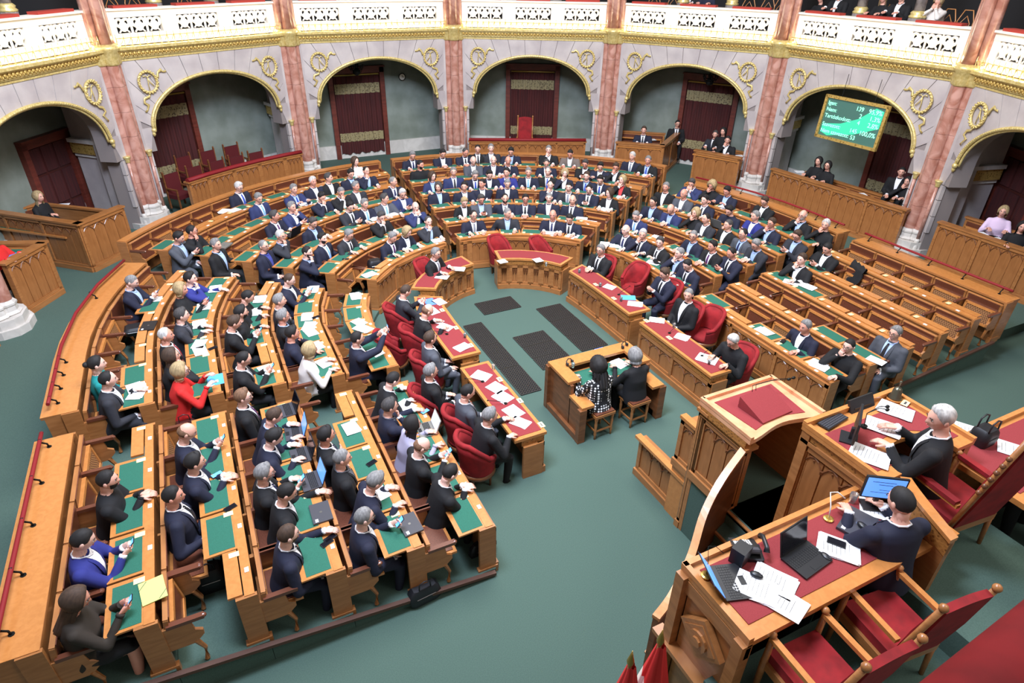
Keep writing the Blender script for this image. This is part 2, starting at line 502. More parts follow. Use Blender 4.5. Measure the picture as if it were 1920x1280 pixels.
def mk_wreath():
    m = MB(); N = 20; P = [(.245*math.cos(2*PI*i/N), 0, .265*math.sin(2*PI*i/N)) for i in range(N)]
    m.tube(P, .035, 6, closed=True, up=(0, 1, 0))
    for i in range(40):
        t = 2*PI*i/40; r = .235+.03*(i % 2); m.ball((r*math.cos(t), -.03, r*1.08*math.sin(t)), .026, 5)
    m.tube([(0, 0, -.2), (.0, 0, -.05), (.02, 0, .12), (.08, 0, .16), (.12, 0, .12)], .014, 5); m.tube([(.02, 0, .1), (-.04, 0, .16), (-.1, 0, .14)], .014, 5)
    m.tube([(.02, 0, .1), (.06, 0, -.02), (.14, 0, -.12)], .014, 5)
    return m.mesh('wreath', 'gold', True)
def mk_rib(s):
    m = MB()
    m.tube([(s*.2, 0, .08), (s*.3, -.02, .1), (s*.33, 0, .2), (s*.42, -.02, .26), (s*.5, 0, .2), (s*.56, -.02, .22)], [.02, .04, .03, .045, .02, .03], 6, up=(0, 1, 0), flat=.4)
    m.tube([(-s*.02, 0, -.27), (-s*.06, -.02, -.36), (-s*.2, 0, -.40), (-s*.24, -.02, -.50), (-s*.14, 0, -.58), (-s*.2, -.02, -.68), (-s*.26, 0, -.74)], [.02, .03, .04, .03, .04, .02, .03], 6, up=(0, 1, 0), flat=.4)
    return m.mesh('ribbon', 'gold', True)
wreathM = mk_wreath(); ribM = {s: mk_rib(s) for s in (-1, 1)}
def mk_cornice():
    m = MB(); L = HB+.02
    for y, z, h in ((-.02, 4.58, .05), (-.05, 4.64, .04), (-.13, 4.80, .04), (-.2, 4.86, .07)): m.box(0, (y+.3)/2, z, 2*L, .3-y, h)
    m.box(0, .12, 4.72, 2*L, .4, .13)
    return m.mesh('cornice', 'gold')
def mk_band():
    m = MB(); n = 46
    for i in range(n):
        x = -2.6+5.2*(i+.5)/n; m.ball((x, -.09, 4.73), .05, 6, sc=(1, .7, 1.1)); m.box(x+.055, -.085, 4.69, .02, .04, .06)
    return m.mesh('leaf_band', 'gold_dark', True)
def mk_balus():
    m = MB()
    for x0, x1 in ((-2.81, -2.31), (-1.08, -.65), (.59, 1.04), (2.25, 2.81)): m.box((x0+x1)/2, .14, 5.36, x1-x0, .16, .4)
    m.box(0, .14, 5.05, 5.62, .18, .26); m.box(0, .14, 5.64, 5.62, .18, .18); m.box(0, .14, 5.735, 5.62, .3, .05)
    for x0, x1 in ((-2.31, -1.08), (-.65, .59), (1.04, 2.25)):
        w = (x1-x0)/3
        for i in range(3):
            cx = x0+w*(i+.5)
            for sx, sz in ((-.09, .06), (.09, .06), (0, -.03)):
                P = [(cx+sx+.075*math.cos(2*PI*j/14), .1, 5.365+sz+.085*math.sin(2*PI*j/14)) for j in range(14)]
                m.tube(P, .04, 5, closed=True, up=(0, 1, 0))
            m.tube([(cx, .1, 5.5), (cx, .1, 5.22)], .03, 5); m.tube([(cx-w/2, .1, 5.18), (cx-w/2, .1, 5.56)], .03, 5)
            m.tube([(cx-.13, .1, 5.2), (cx-.05, .1, 5.28)], .022, 5); m.tube([(cx+.13, .1, 5.2), (cx+.05, .1, 5.28)], .022, 5)
    return m.mesh('fretwork_panel', 'white_plaster')
def mk_rail():
    m = MB(); n = 26
    for i in range(n+1):
        x = -2.5+5.0*i/n; m.tube([(x, -.16, 4.9), (x, -.17, 5.1), (x, -.16, 5.2)], .012, 4)
        if i < n: m.tube([(x, -.15, 5.12), (x+.05, -.13, 5.0), (x+.1, -.12, 4.96), (x+.15, -.13, 5.0), (x+.2, -.15, 5.12)], .011, 4)
    m.tube([(-2.5, -.16, 5.1), (2.5, -.16, 5.1)], .012, 4)
    return m.mesh('gilt_railing', 'gold')
cornM = mk_cornice(); bandM = mk_band(); balM = mk_balus(); railM = mk_rail()
bn = MB()
for i in range(25): bn.ball((-2.4+.2*i, -.06, 4.97), .022, 6)
bulbM = bn.mesh('lamp_bulbs', 'bulb', True)
cush = MB(); cush.box(0, .14, 5.79, 1.15, .26, .06); cushM = cush.mesh('cushion', 'cushion_red')
bk = MB(); bk.box(0, .26, 5.36, 5.6, .04, .42); bkM = bk.mesh('backing', 'dark_void')  # dark sheet painted as the shaded interior seen through the fretwork holes
soff = MB(); soff.box(0, .35, 4.93, 5.62, .9, .05); 
BN = {-86.8: 'far left', -57.9: 'left', -28.94: 'second left', 0: 'curtained middle left', 28.94: 'throne', 57.9: 'right', 86.8: 'voting board', 115.8: 'far right'}
WN = ['wall_left', 'wall_left', 'wall_back', 'wall_back', 'wall_back', 'wall_right', 'wall_right', 'wall_right']
for bi, ang in enumerate(BAYS):
    Mx = bayM(ang); w = link(WN[bi], wallM, M=Mx); w['kind'] = 'structure'
    for v in vous: link(v.name.split('.')[0], v, w)
    link('arch_moulding', mould, w); 
    for s in (-1, 1):
        link('wreath', wreathM, w, M=Matrix.Translation((s*1.93, -.05, 4.0)) @ Matrix.Diagonal((-s, 1, 1, 1)))
        link('ribbon', ribM[1], w, M=Matrix.Translation((s*1.93, -.04, 4.0)) @ Matrix.Diagonal((-s, 1, 1, 1)))
        c = MB(); x = s*2.42
        c.lathe([(.09, .25), (.09, .5), (.06, .56), (.06, .6), (.075, .64), (.045, .7)], 8, 0, (x, -.06)); c.lathe([(.042, .7), (.04, 2.12)], 10, 1, (x, -.06))
        c.lathe([(.045, 2.12), (.06, 2.14), (.05, 2.17), (.09, 2.26), (.1, 2.29)], 8, 2, (x, -.06))
        obj('colonette', c, ['stone_base', 'marble_pink', 'gold'], w, True)
    link('cornice', cornM, w); link('leaf_band', bandM, w)
    tb = tag(link('balustrade', None, M=Mx), 'white pierced gallery balustrade with gilt railing over the %s arch' % BN[ang], 'balustrade', 'gallery balustrades over the arches')
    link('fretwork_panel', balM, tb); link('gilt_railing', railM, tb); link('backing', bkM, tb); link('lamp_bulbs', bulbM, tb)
    for cx in (-1.7, -.03, 1.65): link('cushion', cushM, tb, loc=(cx, 0, 0))
    # niche behind the arch
    Mb = Matrix.Translation(Mx @ Vector((0, 2.07, 0))) @ Mx.to_3x3().to_4x4()
    n = MB(); n.box(0, .1, 2.5, 6.9, .2, 5); o = struct(WN[bi], n, 'niche_wall'); o.matrix_world = Mb
    n = MB(); n.box(0, -.03, .5, 6.7, .06, .5); obj('dado', n, 'stone_base', o)
    n = MB(); xz(n, [(-2.81, 4.5), (2.81, 4.5), (3.4, 4.5), (-3.4, 4.5)], 0, .1)
    n = MB(); n.prism([(-2.8, .45), (2.8, .45), (3.35, 2.1), (-3.35, 2.1)], 4.4, 4.5); c_ = struct('ceiling', n, 'niche_ceiling'); c_.matrix_world = Mx
    m_ = MB(); m_.prism([(-2.8, .2), (2.8, .2), (4.2, 5.5), (-4.2, 5.5)], 4.9, 5.0); g_ = struct('floor', m_, 'stone_joint'); g_.matrix_world = Mx
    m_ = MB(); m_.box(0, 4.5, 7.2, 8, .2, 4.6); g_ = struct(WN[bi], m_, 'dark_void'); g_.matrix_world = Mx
# piers
NP = ['left near the frame edge', 'between the left boxes and curved box', 'between curved box and curtained doorway', 'between curtained doorway and throne box', 'right of the throne box', 'beside the voting board', 'far right behind', 'outside right']
def pier(ang, lab):
    a = math.radians(ang); Mx = Matrix.Translation((RP*math.sin(a), RP*math.cos(a), 0)) @ Matrix.Rotation(-a, 4, 'Z')
    if ang < -72: Mx = Matrix.Translation((-10.5, 2.75, 0)) @ Matrix.Rotation(math.radians(84), 4, 'Z')
    if ang > 110: Mx = Matrix.Translation((.4, -.3, 0)) @ Mx
    t = tag(link('marble_pier', None, M=Mx), lab, 'pier', 'clustered marble piers of the arcade')
    m = MB(); xz(m, [(-.42, .2), (.42, .2), (.42, 5), (-.42, 5)], -.1, .9); obj('pier_core', m, 'stone', t)
    m = MB(); m.prism([(-.25, .5), (.25, .5), (.3, 1.8), (-.3, 1.8)], .25, 4.5); obj('return_wall', m, 'stone', t)
    m = MB()
    for z0, z1, e in ((2.1, 2.2, .05), (2.2, 2.5, .1), (2.5, 2.6, .16)): m.prism([(-.25-e, .45), (.25+e, .45), (.3+e, 1.8), (-.3-e, 1.8)], z0, z1, 1 if e == .1 else 0)
    obj('return_cornice', m, ['stone_base', 'gold_dark'], t)
    for cx, cy, r in ((0, -.16, .15), (-.21, -.04, .115), (.21, -.04, .115)):
        z = .9; i = 0
        while z < 4.5:
            h = min(.62, 4.52-z); m = MB(); m.cyl((cx, cy), r, z+.003, z+h-.003); obj('shaft_drum', m, 'marble_pink', t, True); z += h; i += 1
        m = MB(); m.lathe([(r, 4.9), (r, 8.5)], 16, 0, (cx, cy)); obj('upper_shaft', m, 'marble_pink', t, True)
        m = MB(); m.lathe([(r+.13, .2), (r+.13, .3), (r+.09, .34), (r+.09, .5), (r+.07, .54), (r+.07, .6), (r+.1, .63), (r+.05, .68), (r+.04, .78), (r+.06, .8), (r+.06, .84), (r+.01, .9)], 8, 0, (cx, cy), PI/8); obj('pier_base', m, 'stone_base', t)
        m = MB(); m.lathe([(r+.01, 4.5), (r+.05, 4.54), (r+.04, 4.62), (r+.07, 4.68), (r+.07, 4.82), (r+.13, 4.88), (r+.13, 4.94), (r+.02, 5.0)], 12, 0, (cx, cy)); obj('capital', m, 'gold', t, True)
    m = MB(); m.prism([(-.54, -.1), (-.42, -.36), (-.2, -.5), (.2, -.5), (.42, -.36), (.54, -.1), (.54, .5), (-.54, .5)], .2, .42)
    m.prism([(-.47, -.1), (-.36, -.32), (-.18, -.43), (.18, -.43), (.36, -.32), (.47, -.1), (.47, .5), (-.47, .5)], .42, .6); obj('plinth', m, 'stone_base', t)
for i in range(8): pier(-101.3+STEP*i+STEP, 'clustered pink marble pier on stone base, '+NP[i])
# doors, curtains, clock, lamps
def doorway(ang, dx, lab, kind='curtain', hw=1.04, h=3.5):
    Mx = bayM(ang, 12.93); t = tag(link('doorway', None, M=Mx @ Matrix.Translation((dx, 0, 0))), lab, 'doorway')
    m = MB(); m.box(-hw+.08, -.06, (h+.25)/2, .17, .16, h-.25); m.box(hw-.08, -.06, (h+.25)/2, .17, .16, h-.25); m.box(0, -.06, h-.1, 2*hw, .16, .2); m.box(0, -.1, h+.01, 2*hw+.06, .2, .05); obj('door_frame', m, 'door_red', t)
    m = MB(); m.box(0, -.0, h/2+.1, 2*hw-.3, .04, h-.2); obj('door_leaf', m, 'door_dark', t)
    w = hw-.2
    if kind == 'curtain':
        for nm, z0, z1, mt, yo in (('curtain', .42, 3.2, 'curtain', 0), ('curtain_band', 2.6, 2.95, 'curtain_band', -.012), ('curtain_band', .88, 1.2, 'curtain_band', -.012)):
            m = MB(); rows = []
            for z in (z0, (z0+z1)/2, z1): rows.append([Vector((-w+2*w*i/60, -.1+yo+.03*math.sin(i*.95+.4*math.sin(i*.3)), z+(0 if z > z0 or z0 > .5 else .03*math.sin(i*.5)))) for i in range(61)])
            m.grid(rows); obj(nm, m, mt, t, True)
        m = MB(); m.tube([(-w, -.12, 3.25), (w, -.12, 3.25)], .03, 8); obj('curtain_rail', m, 'brass', t)
    else:
        for ix in (-1, 0, 1):
            for z0, z1 in ((.4, 1.2), (1.3, 2.3), (2.4, 3.2)):
                z0, z1 = z0*h/3.5, z1*h/3.5; m = MB(); m.box(ix*hw*.54, -.04, (z0+z1)/2, hw*.46, .04, z1-z0); obj('door_panel', m, 'curtain', t)
    return t
doorway(0, -.3, 'tall dark red curtained doorway with patterned bands, beside the wall clock')
doorway(28.94, 0, 'curtained doorway behind the throne chair in the central box')
doorway(57.9, .3, 'curtained doorway behind the two-seat right boxes')
doorway(-28.94, -.75, 'curtained doorway at left of the empty red velvet chairs')
doorway(86.8, .8, 'dark curtained doorway behind the voting board')
doorway(-57.9, 2.2, 'dark red panelled door behind the blonde woman in the left box', 'door', .85, 2.8)
doorway(115.8, -2.4, 'dark red panelled door at right behind the lilac blouse woman', 'door', .85, 3.0)
Mx = bayM(0, 12.9)
t = tag(link('wall_clock', None, M=Mx @ Matrix.Translation((1.47, 0, 3.07))), 'small round pale wall clock right of the tall curtained doorway', 'clock')
m = MB(); P = [(.12*math.cos(2*PI*i/20), 0, .12*math.sin(2*PI*i/20)) for i in range(20)]; m.tube(P, .018, 6, closed=True, up=(0, 1, 0)); obj('clock_rim', m, 'iron', t, True)
m = MB(); m.lathe([(.12, -.01), (.12, .01)], 20, M=Matrix.Rotation(PI/2, 4, 'X')); obj('clock_face', m, 'white_plaster', t)
m = MB(); m.box(0, -.02, .03, .01, .01, .08); m.box(.025, -.02, 0, .06, .01, .01); obj('clock_hand', m, 'iron', t)
def lamp(ang, x, z, lab):
    t = tag(link('hanging_lamp', None, M=bayM(ang, 12.0) @ Matrix.Translation((x, 0, z))), lab, 'lamp')
    m = MB(); m.tube([(0, 0, .95), (0, 0, .2)], .01, 5); obj('lamp_chain', m, 'iron', t)
    m = MB(); m.lathe([(.05, -.15), (.12, -.1), (.14, 0), (.05, .1), (.03, .22)], 10); P = [(.22*math.cos(2*PI*i/16), .22*math.sin(2*PI*i/16), .05) for i in range(16)]; m.tube(P, .015, 5, closed=True)
    for i in range(6): a = PI*i/3; m.tube([(0, 0, 0), (.16*math.cos(a), .16*math.sin(a), -.06), (.24*math.cos(a), .24*math.sin(a), .12)], .012, 5); m.lathe([(.03, .1), (.03, .2)], 6, c=(.24*math.cos(a), .24*math.sin(a)))
    obj('lamp_body', m, 'iron', t)
lamp(0, -.46, 3.5, 'black iron hanging lamp in front of the curtained doorway')
lamp(28.94, 0, 4.0, 'iron lamp barely showing under the throne arch')
lamp(57.9, .45, 3.45, 'black iron hanging lamp before the right curtained doorway')
# ---------------------------------------------------------------- panelled fronts
def arc_trac(m, x0, x1, z, y, n):
    w = (x1-x0)/n
    for i in range(n+1):
        x = x0+w*i
        if i < n:
            m.tube([(x+.01, y, z-.11), (x+w*.28, y, z-.03), (x+w*.5, y, z-.005), (x+w*.72, y, z-.03), (x+w-.01, y, z-.11)], .011, 4)
            m.ball((x+w*.5, y, z-.05), .014, 4)
        if 0 < i < n: m.box(x, y, z-.12, .035, .02, .035, 0, PI/4)
def panelled(parent, p0, p1, z0, z1, mod=1.15, nper=4, flip=1, top=.12, cap=True):
    """run of framed boards facing the right-hand side of p0->p1 (flip=-1: left)"""
    a = Vector((*p0, 0)); b = Vector((*p1, 0)); d = b-a; L = d.length; rz = math.atan2(d.y, d.x)
    if flip < 0: a = b; rz += PI
    Mx = frame(a.x, a.y, 0, rz); h = z1-z0
    g = tag(link('panelling', None, parent, M=Mx))
    bod = MB(); bod.box(L/2, .05, (z0+z1)/2, L, .08, h); n = max(1, round(L/mod)); w = L/n
    bod.box(L/2, -.015, z0+.06, L+.03, .09, .12); bod.box(L/2, -.005, z0+.15, L, .05, .05); bod.box(L/2, -.005, z1-.05, L, .05, .07)
    for i in range(n+1): bod.box(min(max(i*w, .035), L-.035), -.005, (z0+z1)/2, .07, .05, h-.02)
    if cap: bod.box(L/2, .05, z1+.015, L+.06, .2, .045)
    obj('panel_frame', bod, 'oak', g)
    tr = MB(); bw = (w-.1)/nper; hb = h-.30
    bm_ = cached(('board', round(bw, 2), round(hb, 2)), lambda: (lambda q: q.mesh('board', 'oak_panel'))(MB().box(0, 0, 0, bw-.018, .02, hb)))
    for i in range(n):
        for j in range(nper): link('board', bm_, g, loc=(i*w+.05+bw*(j+.5), .004, z0+.18+hb/2))
        arc_trac(tr, i*w+.05, (i+1)*w-.05, z1-.1, -.012, nper)
    obj('tracery', tr, 'oak_dark', g)
    return g
def chain(t, pts, z0, z1, flip=1, **kw):
    for p, q in zip(pts[:-1], pts[1:]): panelled(t, p, q, z0, z1, flip=flip, **kw)
BOXES = [
 ('central box front with red velvet rail before the throne', [(2.72, 9.4), (6.6, 7.72)], 1.32, 1),
 ('corner box front holding the young man in navy and his neighbour', [(7.4, 6.95), (8.7, 5.9), (10.6, 7.35)], 1.4, 0),
 ('narrow box front before the man resting face on hand', [(9.32, 4.98), (10.05, 3.55), ], 1.4, 0),
 ('long box front below the green voting board', [(10.1, 2.2), (10.5, -2.15)], 1.4, 0),
 ('box front before the blonde woman in lilac blouse', [(10.45, -3.1), (10.6, -9.5)], 1.4, 0),
 ('left box front before the blonde woman in black', [(-11.6, 7.5), (-9.05, 5.15), (-8.15, 6.15)], 1.45, 0),
 ('left box front past the nearest pier', [(-10.9, .2), (-10.55, 2.0)], 1.3, 0),
 ('nearest left box front before the person in red', [(-10.2, 3.2), (-9.62, 4.15), (-12.6, 5.3)], 1.45, 0)]
a0 = [(10.25*math.sin(math.radians(q)), 10.25*math.cos(math.radians(q))) for q in (-43.5+3.6, -36, -31, -26, -21, -17.5)]
BOXES.append(('curved left box front with red velvet rail before empty red chairs', a0, 1.38, 1))
for lab, pts, z1, vel in BOXES:
    cxm = sum(p[0] for p in pts)/len(pts); cym = sum(p[1] for p in pts)/len(pts)
    t = thing('gallery_box', 'oak panelled '+lab, 'box')
    # boards face the middle of the hall
    for p, q in zip(pts[:-1], pts[1:]):
        dx, dy = q[0]-p[0], q[1]-p[1]; nx, ny = dy, -dx      # right-hand normal
        mx, my = (p[0]+q[0])/2, (p[1]+q[1])/2
        f = 1 if nx*(CX-1-mx)+ny*(0-my) > 0 else -1
        if 'nearest' in lab: f = 1 if nx > 0 or ny < -1 else f
        if 'nearest' in lab and q[0] < -12: f = -1
        if 'corner box' in lab and q[0] > 9: f = 1
        if 'blonde woman in black' in lab: f = 1
        panelled(t, p, q, .25, z1, flip=f)
    if vel:
        m = MB(); m.tube([(x, y, z1+.08) for x, y in pts], .085, 8, flat=.7); obj('velvet_rail', m, 'rail_velvet', t, True)
# ================================================================ pews
# block: side, name, K desks, t-range function
def t_on_line(r, u0, y0, s):
    """param t where the path of radius r crosses y = y0 + s*(u-u0)"""
    best = None
    for i in range(0, 400):
        t = i*PI/2/400; u = r*math.cos(t); y = YC+r*math.sin(t)
        if y > y0+s*(u-u0): return t
    return PI/2
def t_at_u(r, uu): return math.acos(min(1, max(-1, uu/r)))
BLK = {
 'front left': (-1, 5, lambda r: (-5.68, -2.17)),
 'upper left': (-1, 5, lambda r: (-1.62, t_on_line(r, 3.24, .15, .56))),
 'left middle': (-1, 6, lambda r: (t_on_line(r, 2.7, .66, .60), t_at_u(r, .55))),
 'centre': (1, 6, lambda r: (t_on_line(r, 2.6, .70, .60), t_at_u(r, -.12))),
 'upper right': (1, 5, lambda r: (-1.27, t_on_line(r, 2.9, -.0, .52))),
 'front right': (1, 5, lambda r: (-5.25, -1.72)),
}
ORD = ['front', 'second', 'third', 'fourth', 'fifth', 'sixth', 'back']
PEOPLE = []
def add_people(txt):
    for l in txt.strip().splitlines():
        w = l.split(); k = None
        if w[-1].startswith('#'): k = int(w.pop()[1:])
        px, py = float(w[0]), float(w[1]); ex = w[8] if len(w) > 8 else ''
        best = None
        for kk in (range(6) if k is None else [k]):
            h = zf(kk)+1.18-(.06 if 'v' in ex else 0)
            q = at(px, py, h); s, r, t = rt(q.x, q.y); e = r-(R0+DR*kk+.54)
            if best is None or abs(e) < abs(best[0]): best = (e, kk, s, r, t)
        e, k, s, r, t = best
        PEOPLE.append(dict(px=px, py=py, k=k, s=s, t=t, e=e, w=w, ex=ex))
add_people(PEOPLE_TXT)
def slot_list(side, k, fn):
    rr = R0+DR*k+.5; t0, t1 = fn(rr)
    L = 0
    def ln(t): return t if t < 0 else t*rr
    l0, l1 = ln(t0), ln(t1); n = max(1, round((l1-l0)/.665)); w = (l1-l0)/n
    inv = lambda l: l if l < 0 else l/rr
    return [inv(l0+w*(i+.5)) for i in range(n)], w, rr
def m_leaf(w, op):
    m = MB()
    if op: m.box(0, .18, 0, w-.03, .36, .022)
    else: m.box(0, .09, .018, w-.04, .15, .03)
    return m.mesh('writing_leaf', 'oak_top')
def m_pad(w): return MB().box(-.01, .16, .0125, w-.12, .28, .004).mesh('green_pad', 'green_baize')
def m_card(): return MB().box(0, 0, 0, .075, .11, .004).mesh('name_card', 'card')
def m_line():
    m = MB(); m.box(0, -.015, .003, .012, .06, .002, 0); m.box(.018, 0, .003, .008, .07, .002, 0); return m.mesh('print', 'ink')
def m_sq(): return MB().box(0, 0, 0, .07, .045, .006).mesh('number_plate', 'white_gloss')
def m_back(w):
    m = MB(); M_ = Matrix.Translation((0, -.05, 0)) @ Matrix.Rotation(math.radians(8), 4, 'X')
    m.box(0, 0, .23, w-.10, .035, .42, 0, M=M_); return m.mesh('leather_back', 'leather')
def m_bframe(w):
    m = MB(); M_ = Matrix.Translation((0, -.045, 0)) @ Matrix.Rotation(math.radians(8), 4, 'X')
    for s in (-1, 1): m.box(s*(w/2-.035), 0, .21, .05, .05, .44, 0, M=M_)
    m.box(0, 0, .43, w-.03, .05, .035, 0, M=M_); m.box(0, 0, 0, w-.03, .05, .04, 0, M=M_); return m.mesh('back_frame', 'oak')
def m_seat_up(w):
    m = MB(); M_ = Matrix.Translation((0, -.19, 0)) @ Matrix.Rotation(math.radians(-8), 4, 'X')
    for s in (-1, 1): m.box(s*(w/2-.085), 0, .16, .045, .05, .34, 0, M=M_)
    m.box(0, 0, .315, w-.13, .05, .045, 0, M=M_); m.box(0, 0, 0, w-.13, .05, .05, 0, M=M_); return m.mesh('tip_up_seat', 'oak_top')
def m_cane(w, mt):
    m = MB(); M_ = Matrix.Translation((0, -.19, 0)) @ Matrix.Rotation(math.radians(-8), 4, 'X')
    m.box(0, .0, .16, w-.2, .022, .30, 0, M=M_); return m.mesh('seat_panel', mt)
def m_seat_dn(w):
    m = MB(); m.box(0, -.29, 0, w-.12, .40, .035); return m.mesh('tip_up_seat', 'oak_top')
def m_seat_lea(w): return MB().box(0, -.29, .022, w-.2, .32, .02).mesh('seat_panel', 'leather')
def m_arm():
    m = MB(); m.box(0, -.27, .0, .06, .36, .045); m.ball((0, -.44, 0), .034, 8, sc=(.9, 1.1, .8)); return m.mesh('armrest', 'leather_arm', False)
def m_armsup(end=False):
    m = MB(); M_ = Matrix.Rotation(PI/2, 4, 'Z') @ Matrix.Rotation(PI/2, 4, 'X')
    if end: pts = [(-.02, -.76), (-.5, -.76), (-.5, -.70), (-.44, -.66), (-.42, -.36), (-.5, -.26), (-.46, -.2), (-.36, -.18), (-.34, -.02), (-.02, -.02)]
    else: pts = [(-.02, -.36), (-.3, -.36), (-.40, -.26), (-.40, -.2), (-.33, -.16), (-.31, -.02), (-.02, -.02)]
    pts = [(p, q) for p, q in pts]
    m.prism(pts[::-1], -.018, .018, 0, M=M_)
    if not end: m.tube([(0, -.3, -.34), (0, -.36, -.5), (0, -.34, -.68)], [.03, .022, .03], 6)
    return m.mesh('arm_support', 'oak')
CL = {-1: [], 1: []}; OP = {-1: [], 1: []}
for D_, L_ in ((CL, ((284, 812, 4), (469, 1077, 3), (660, 747, 1), (289, 609, 4), (285, 636, 4), (509, 663, 2), (515, 538, 2), (732, 505, 0), (404, 398, 5), (516, 428, 3))), (OP, ((1348, 573, 0), (1497, 548, 2), (1575, 625, 1), (1440, 632, 0)))):
    for px, py, k_ in L_:
        q_ = at(px, py, zd(k_)); s_, r_, t_ = rt(q_.x, q_.y); D_[s_].append((k_, t_))
for bname, (side, K, fn) in BLK.items():
    prev = None
    for k in range(0, K+1):
        r = R0+DR*k; t0, t1 = fn(r+.1)
        D = zd(k); base = zf(k-1) if k else 0
        rim = (k == K); RW = .42 if K == 5 else .17
        if rim: D = zd(k)+.06
        lab = ('outermost oak seat row with broad ledge' if rim else 'oak desk and seat row, %s row' % ORD[k])+' of the '+bname+' block'
        px_, py_ = PP(side, r, (t0+t1)/2)
        root = thing('pew_row', lab, 'pew', (0, 0, 0), 0, None)
        b = MB()
        if rim: prof = [(r, base), (r, D-.04), (r-.03, D-.04), (r-.03, D), (r+RW, D), (r+RW, D-.04), (r+RW-.04, D-.04), (r+RW-.06, base)]
        else: prof = [(r, base), (r, D-.035), (r-.025, D-.035), (r-.025, D), (r+.075, D), (r+.075, D-.05), (r+.06, D-.07), (r+.06, base)]
        sweep(b, side, t0, t1, prof)
        obj('desk_body', b, 'oak', root)
        b = MB(); z = D+.004
        sweep(b, side, t0+.001, t1, [(r-.027, z-.02), (r-.027, z), (r+(RW+.003 if rim else .077), z), (r+(RW+.003 if rim else .077), z-.02)])
        obj('desk_ledge', b, 'oak_top', root)
        # end panels
        for te in (t0, t1):
            x, y = PP(side, r, te); e = MB(); out = -.38
            e.box(0, -.0, (D+base)/2, .05, .22, D-base-.01); e.box(0, 0, base+.06, .075, .28, .12)
            ang = outang(side, te)
            obj('end_panel', e, 'oak', root, M=frame(x, y, 0, ang) @ Matrix.Translation((0, .06, 0)))
        # front panels of the first row
        if k == 0:
            ts = samples(t0, t1); 
            if t0 < 0 and t1 <= 0: ts = [t0, t1]
            pts = [PP(side, r-.04, q) for q in ts]
            if t1 > 0 and t0 >= 0: 
                step = 4; pts = pts[::step]+([pts[-1]] if (len(pts)-1) % step else [])
            elif t1 > 0:
                pts = [pts[0], pts[1]]+pts[2:][2::3]
                if pts[-1] != PP(side, r-.04, ts[-1]): pts.append(PP(side, r-.04, ts[-1]))
            for p, q in zip(pts[:-1], pts[1:]):
                f = 1 if side < 0 else -1
                # travelling t upward on the left block the hall centre is on the right
                panelled(root, p, q, 0.02, D-.05, flip=f, mod=1.2, cap=False)
        # desk leaves for sitters of row k
        occ_here = []
        if not rim:
            slots, w, rr = slot_list(side, k, fn); used = []
            ppl = [p for p in PEOPLE if p['k'] == k and p['s'] == side and fn(rr)[0]-.35 < p['t'] < fn(rr)[1]+.35]
            for i, t in enumerate(slots):
                x, y = PP(side, r+.075, t); ang = outang(side, t); wr = w*((r+.25)/rr if t > 0 else 1)
                near = [p for p in ppl if abs(p['t']-t)*(rr if t > 0 else 1) < w*.55]
                for p in near: p['blk'] = bname
                op = bool(near) or (bname in ('front left',) and (k < 4 or i < 5)) or (bname == 'upper left' and k < 4) or random.random() < (.65 if bname in ('left middle', 'centre') else 0)
                if any(kk == k and abs(tt-t)*(rr if t > 0 else 1) < w*.5 for kk, tt in CL[side]): op = False
                if any(kk == k and abs(tt-t)*(rr if t > 0 else 1) < w*.5 for kk, tt in OP[side]): op = True
                used.append(bool(near))
                Ml = frame(x, y, D-.012, ang)
                key = round(wr, 2)
                lf = link('writing_leaf', cached(('leaf', key, op), lambda: m_leaf(wr, op)), root, M=Ml @ Matrix.Rotation(math.radians(-2 if op else 0), 4, 'X'))
                if op: link('green_pad', cached(('pad', key), lambda: m_pad(wr)), lf)
                cd_ = link('name_card', cached('card', m_card), lf, loc=(wr/2-.09 if side < 0 else -wr/2+.09, .045, .018 if op else .036))
                if op and bname == 'front left': pass
                link('number_plate', cached('sq', m_sq), root, M=Ml @ Matrix.Translation((0, -.06, .02)))
        # seats in front of this panel belong to sitters of row k-1
        if k >= 1:
            slots, w, rr = slot_list(side, k-1, fn); sz = zf(k-1)
            for i, t in enumerate(slots):
                x, y = PP(side, r, t); ang = outang(side, t); wr = w*(r/rr if t > 0 else 1); key = round(wr, 2)
                F = frame(x, y, 0, ang)
                bf = link('back_frame', cached(('bf', key), lambda: m_bframe(wr)), root, M=F @ Matrix.Translation((0, 0, D-.49)))
                link('leather_back', cached(('bk', key), lambda: m_back(wr)), bf, loc=(0, -.012, 0))
                if prev[i] or (bname, k-1, i) in BAGSEAT:
                    s_ = link('tip_up_seat', cached(('sd', key), lambda: m_seat_dn(wr)), root, M=F @ Matrix.Translation((0, 0, sz+.44)))
                    link('seat_panel', cached(('sl', key), lambda: m_seat_lea(wr)), s_)
                else:
                    s_ = link('tip_up_seat', cached(('su', key), lambda: m_seat_up(wr)), root, M=F @ Matrix.Translation((0, 0, sz+.37)))
                    cn = 'cane' if random.random() < .45 else 'leather'
                    link('seat_panel', cached(('sc', key, cn), lambda: m_cane(wr, cn)), s_)
                rr_ = [-1, 1] if i == 0 else [1 if side > 0 else -1]
                # arms between seats plus both ends
                for s in ((-1, 1) if i == 0 or i == len(slots)-1 else (-1,)):
                    endp = (i == 0 or i == len(slots)-1)
                    link('armrest', cached('arm', m_arm), root, M=F @ Matrix.Translation((s*(wr/2-.01), 0, sz+.70)))
                    link('arm_support', cached('asup', m_armsup), root, M=F @ Matrix.Translation((s*(wr/2-.01), 0, sz+.70)))
            for te, tt in ((0, slots[0]), (1, slots[-1])):
                pass
        prev = used if not rim else None
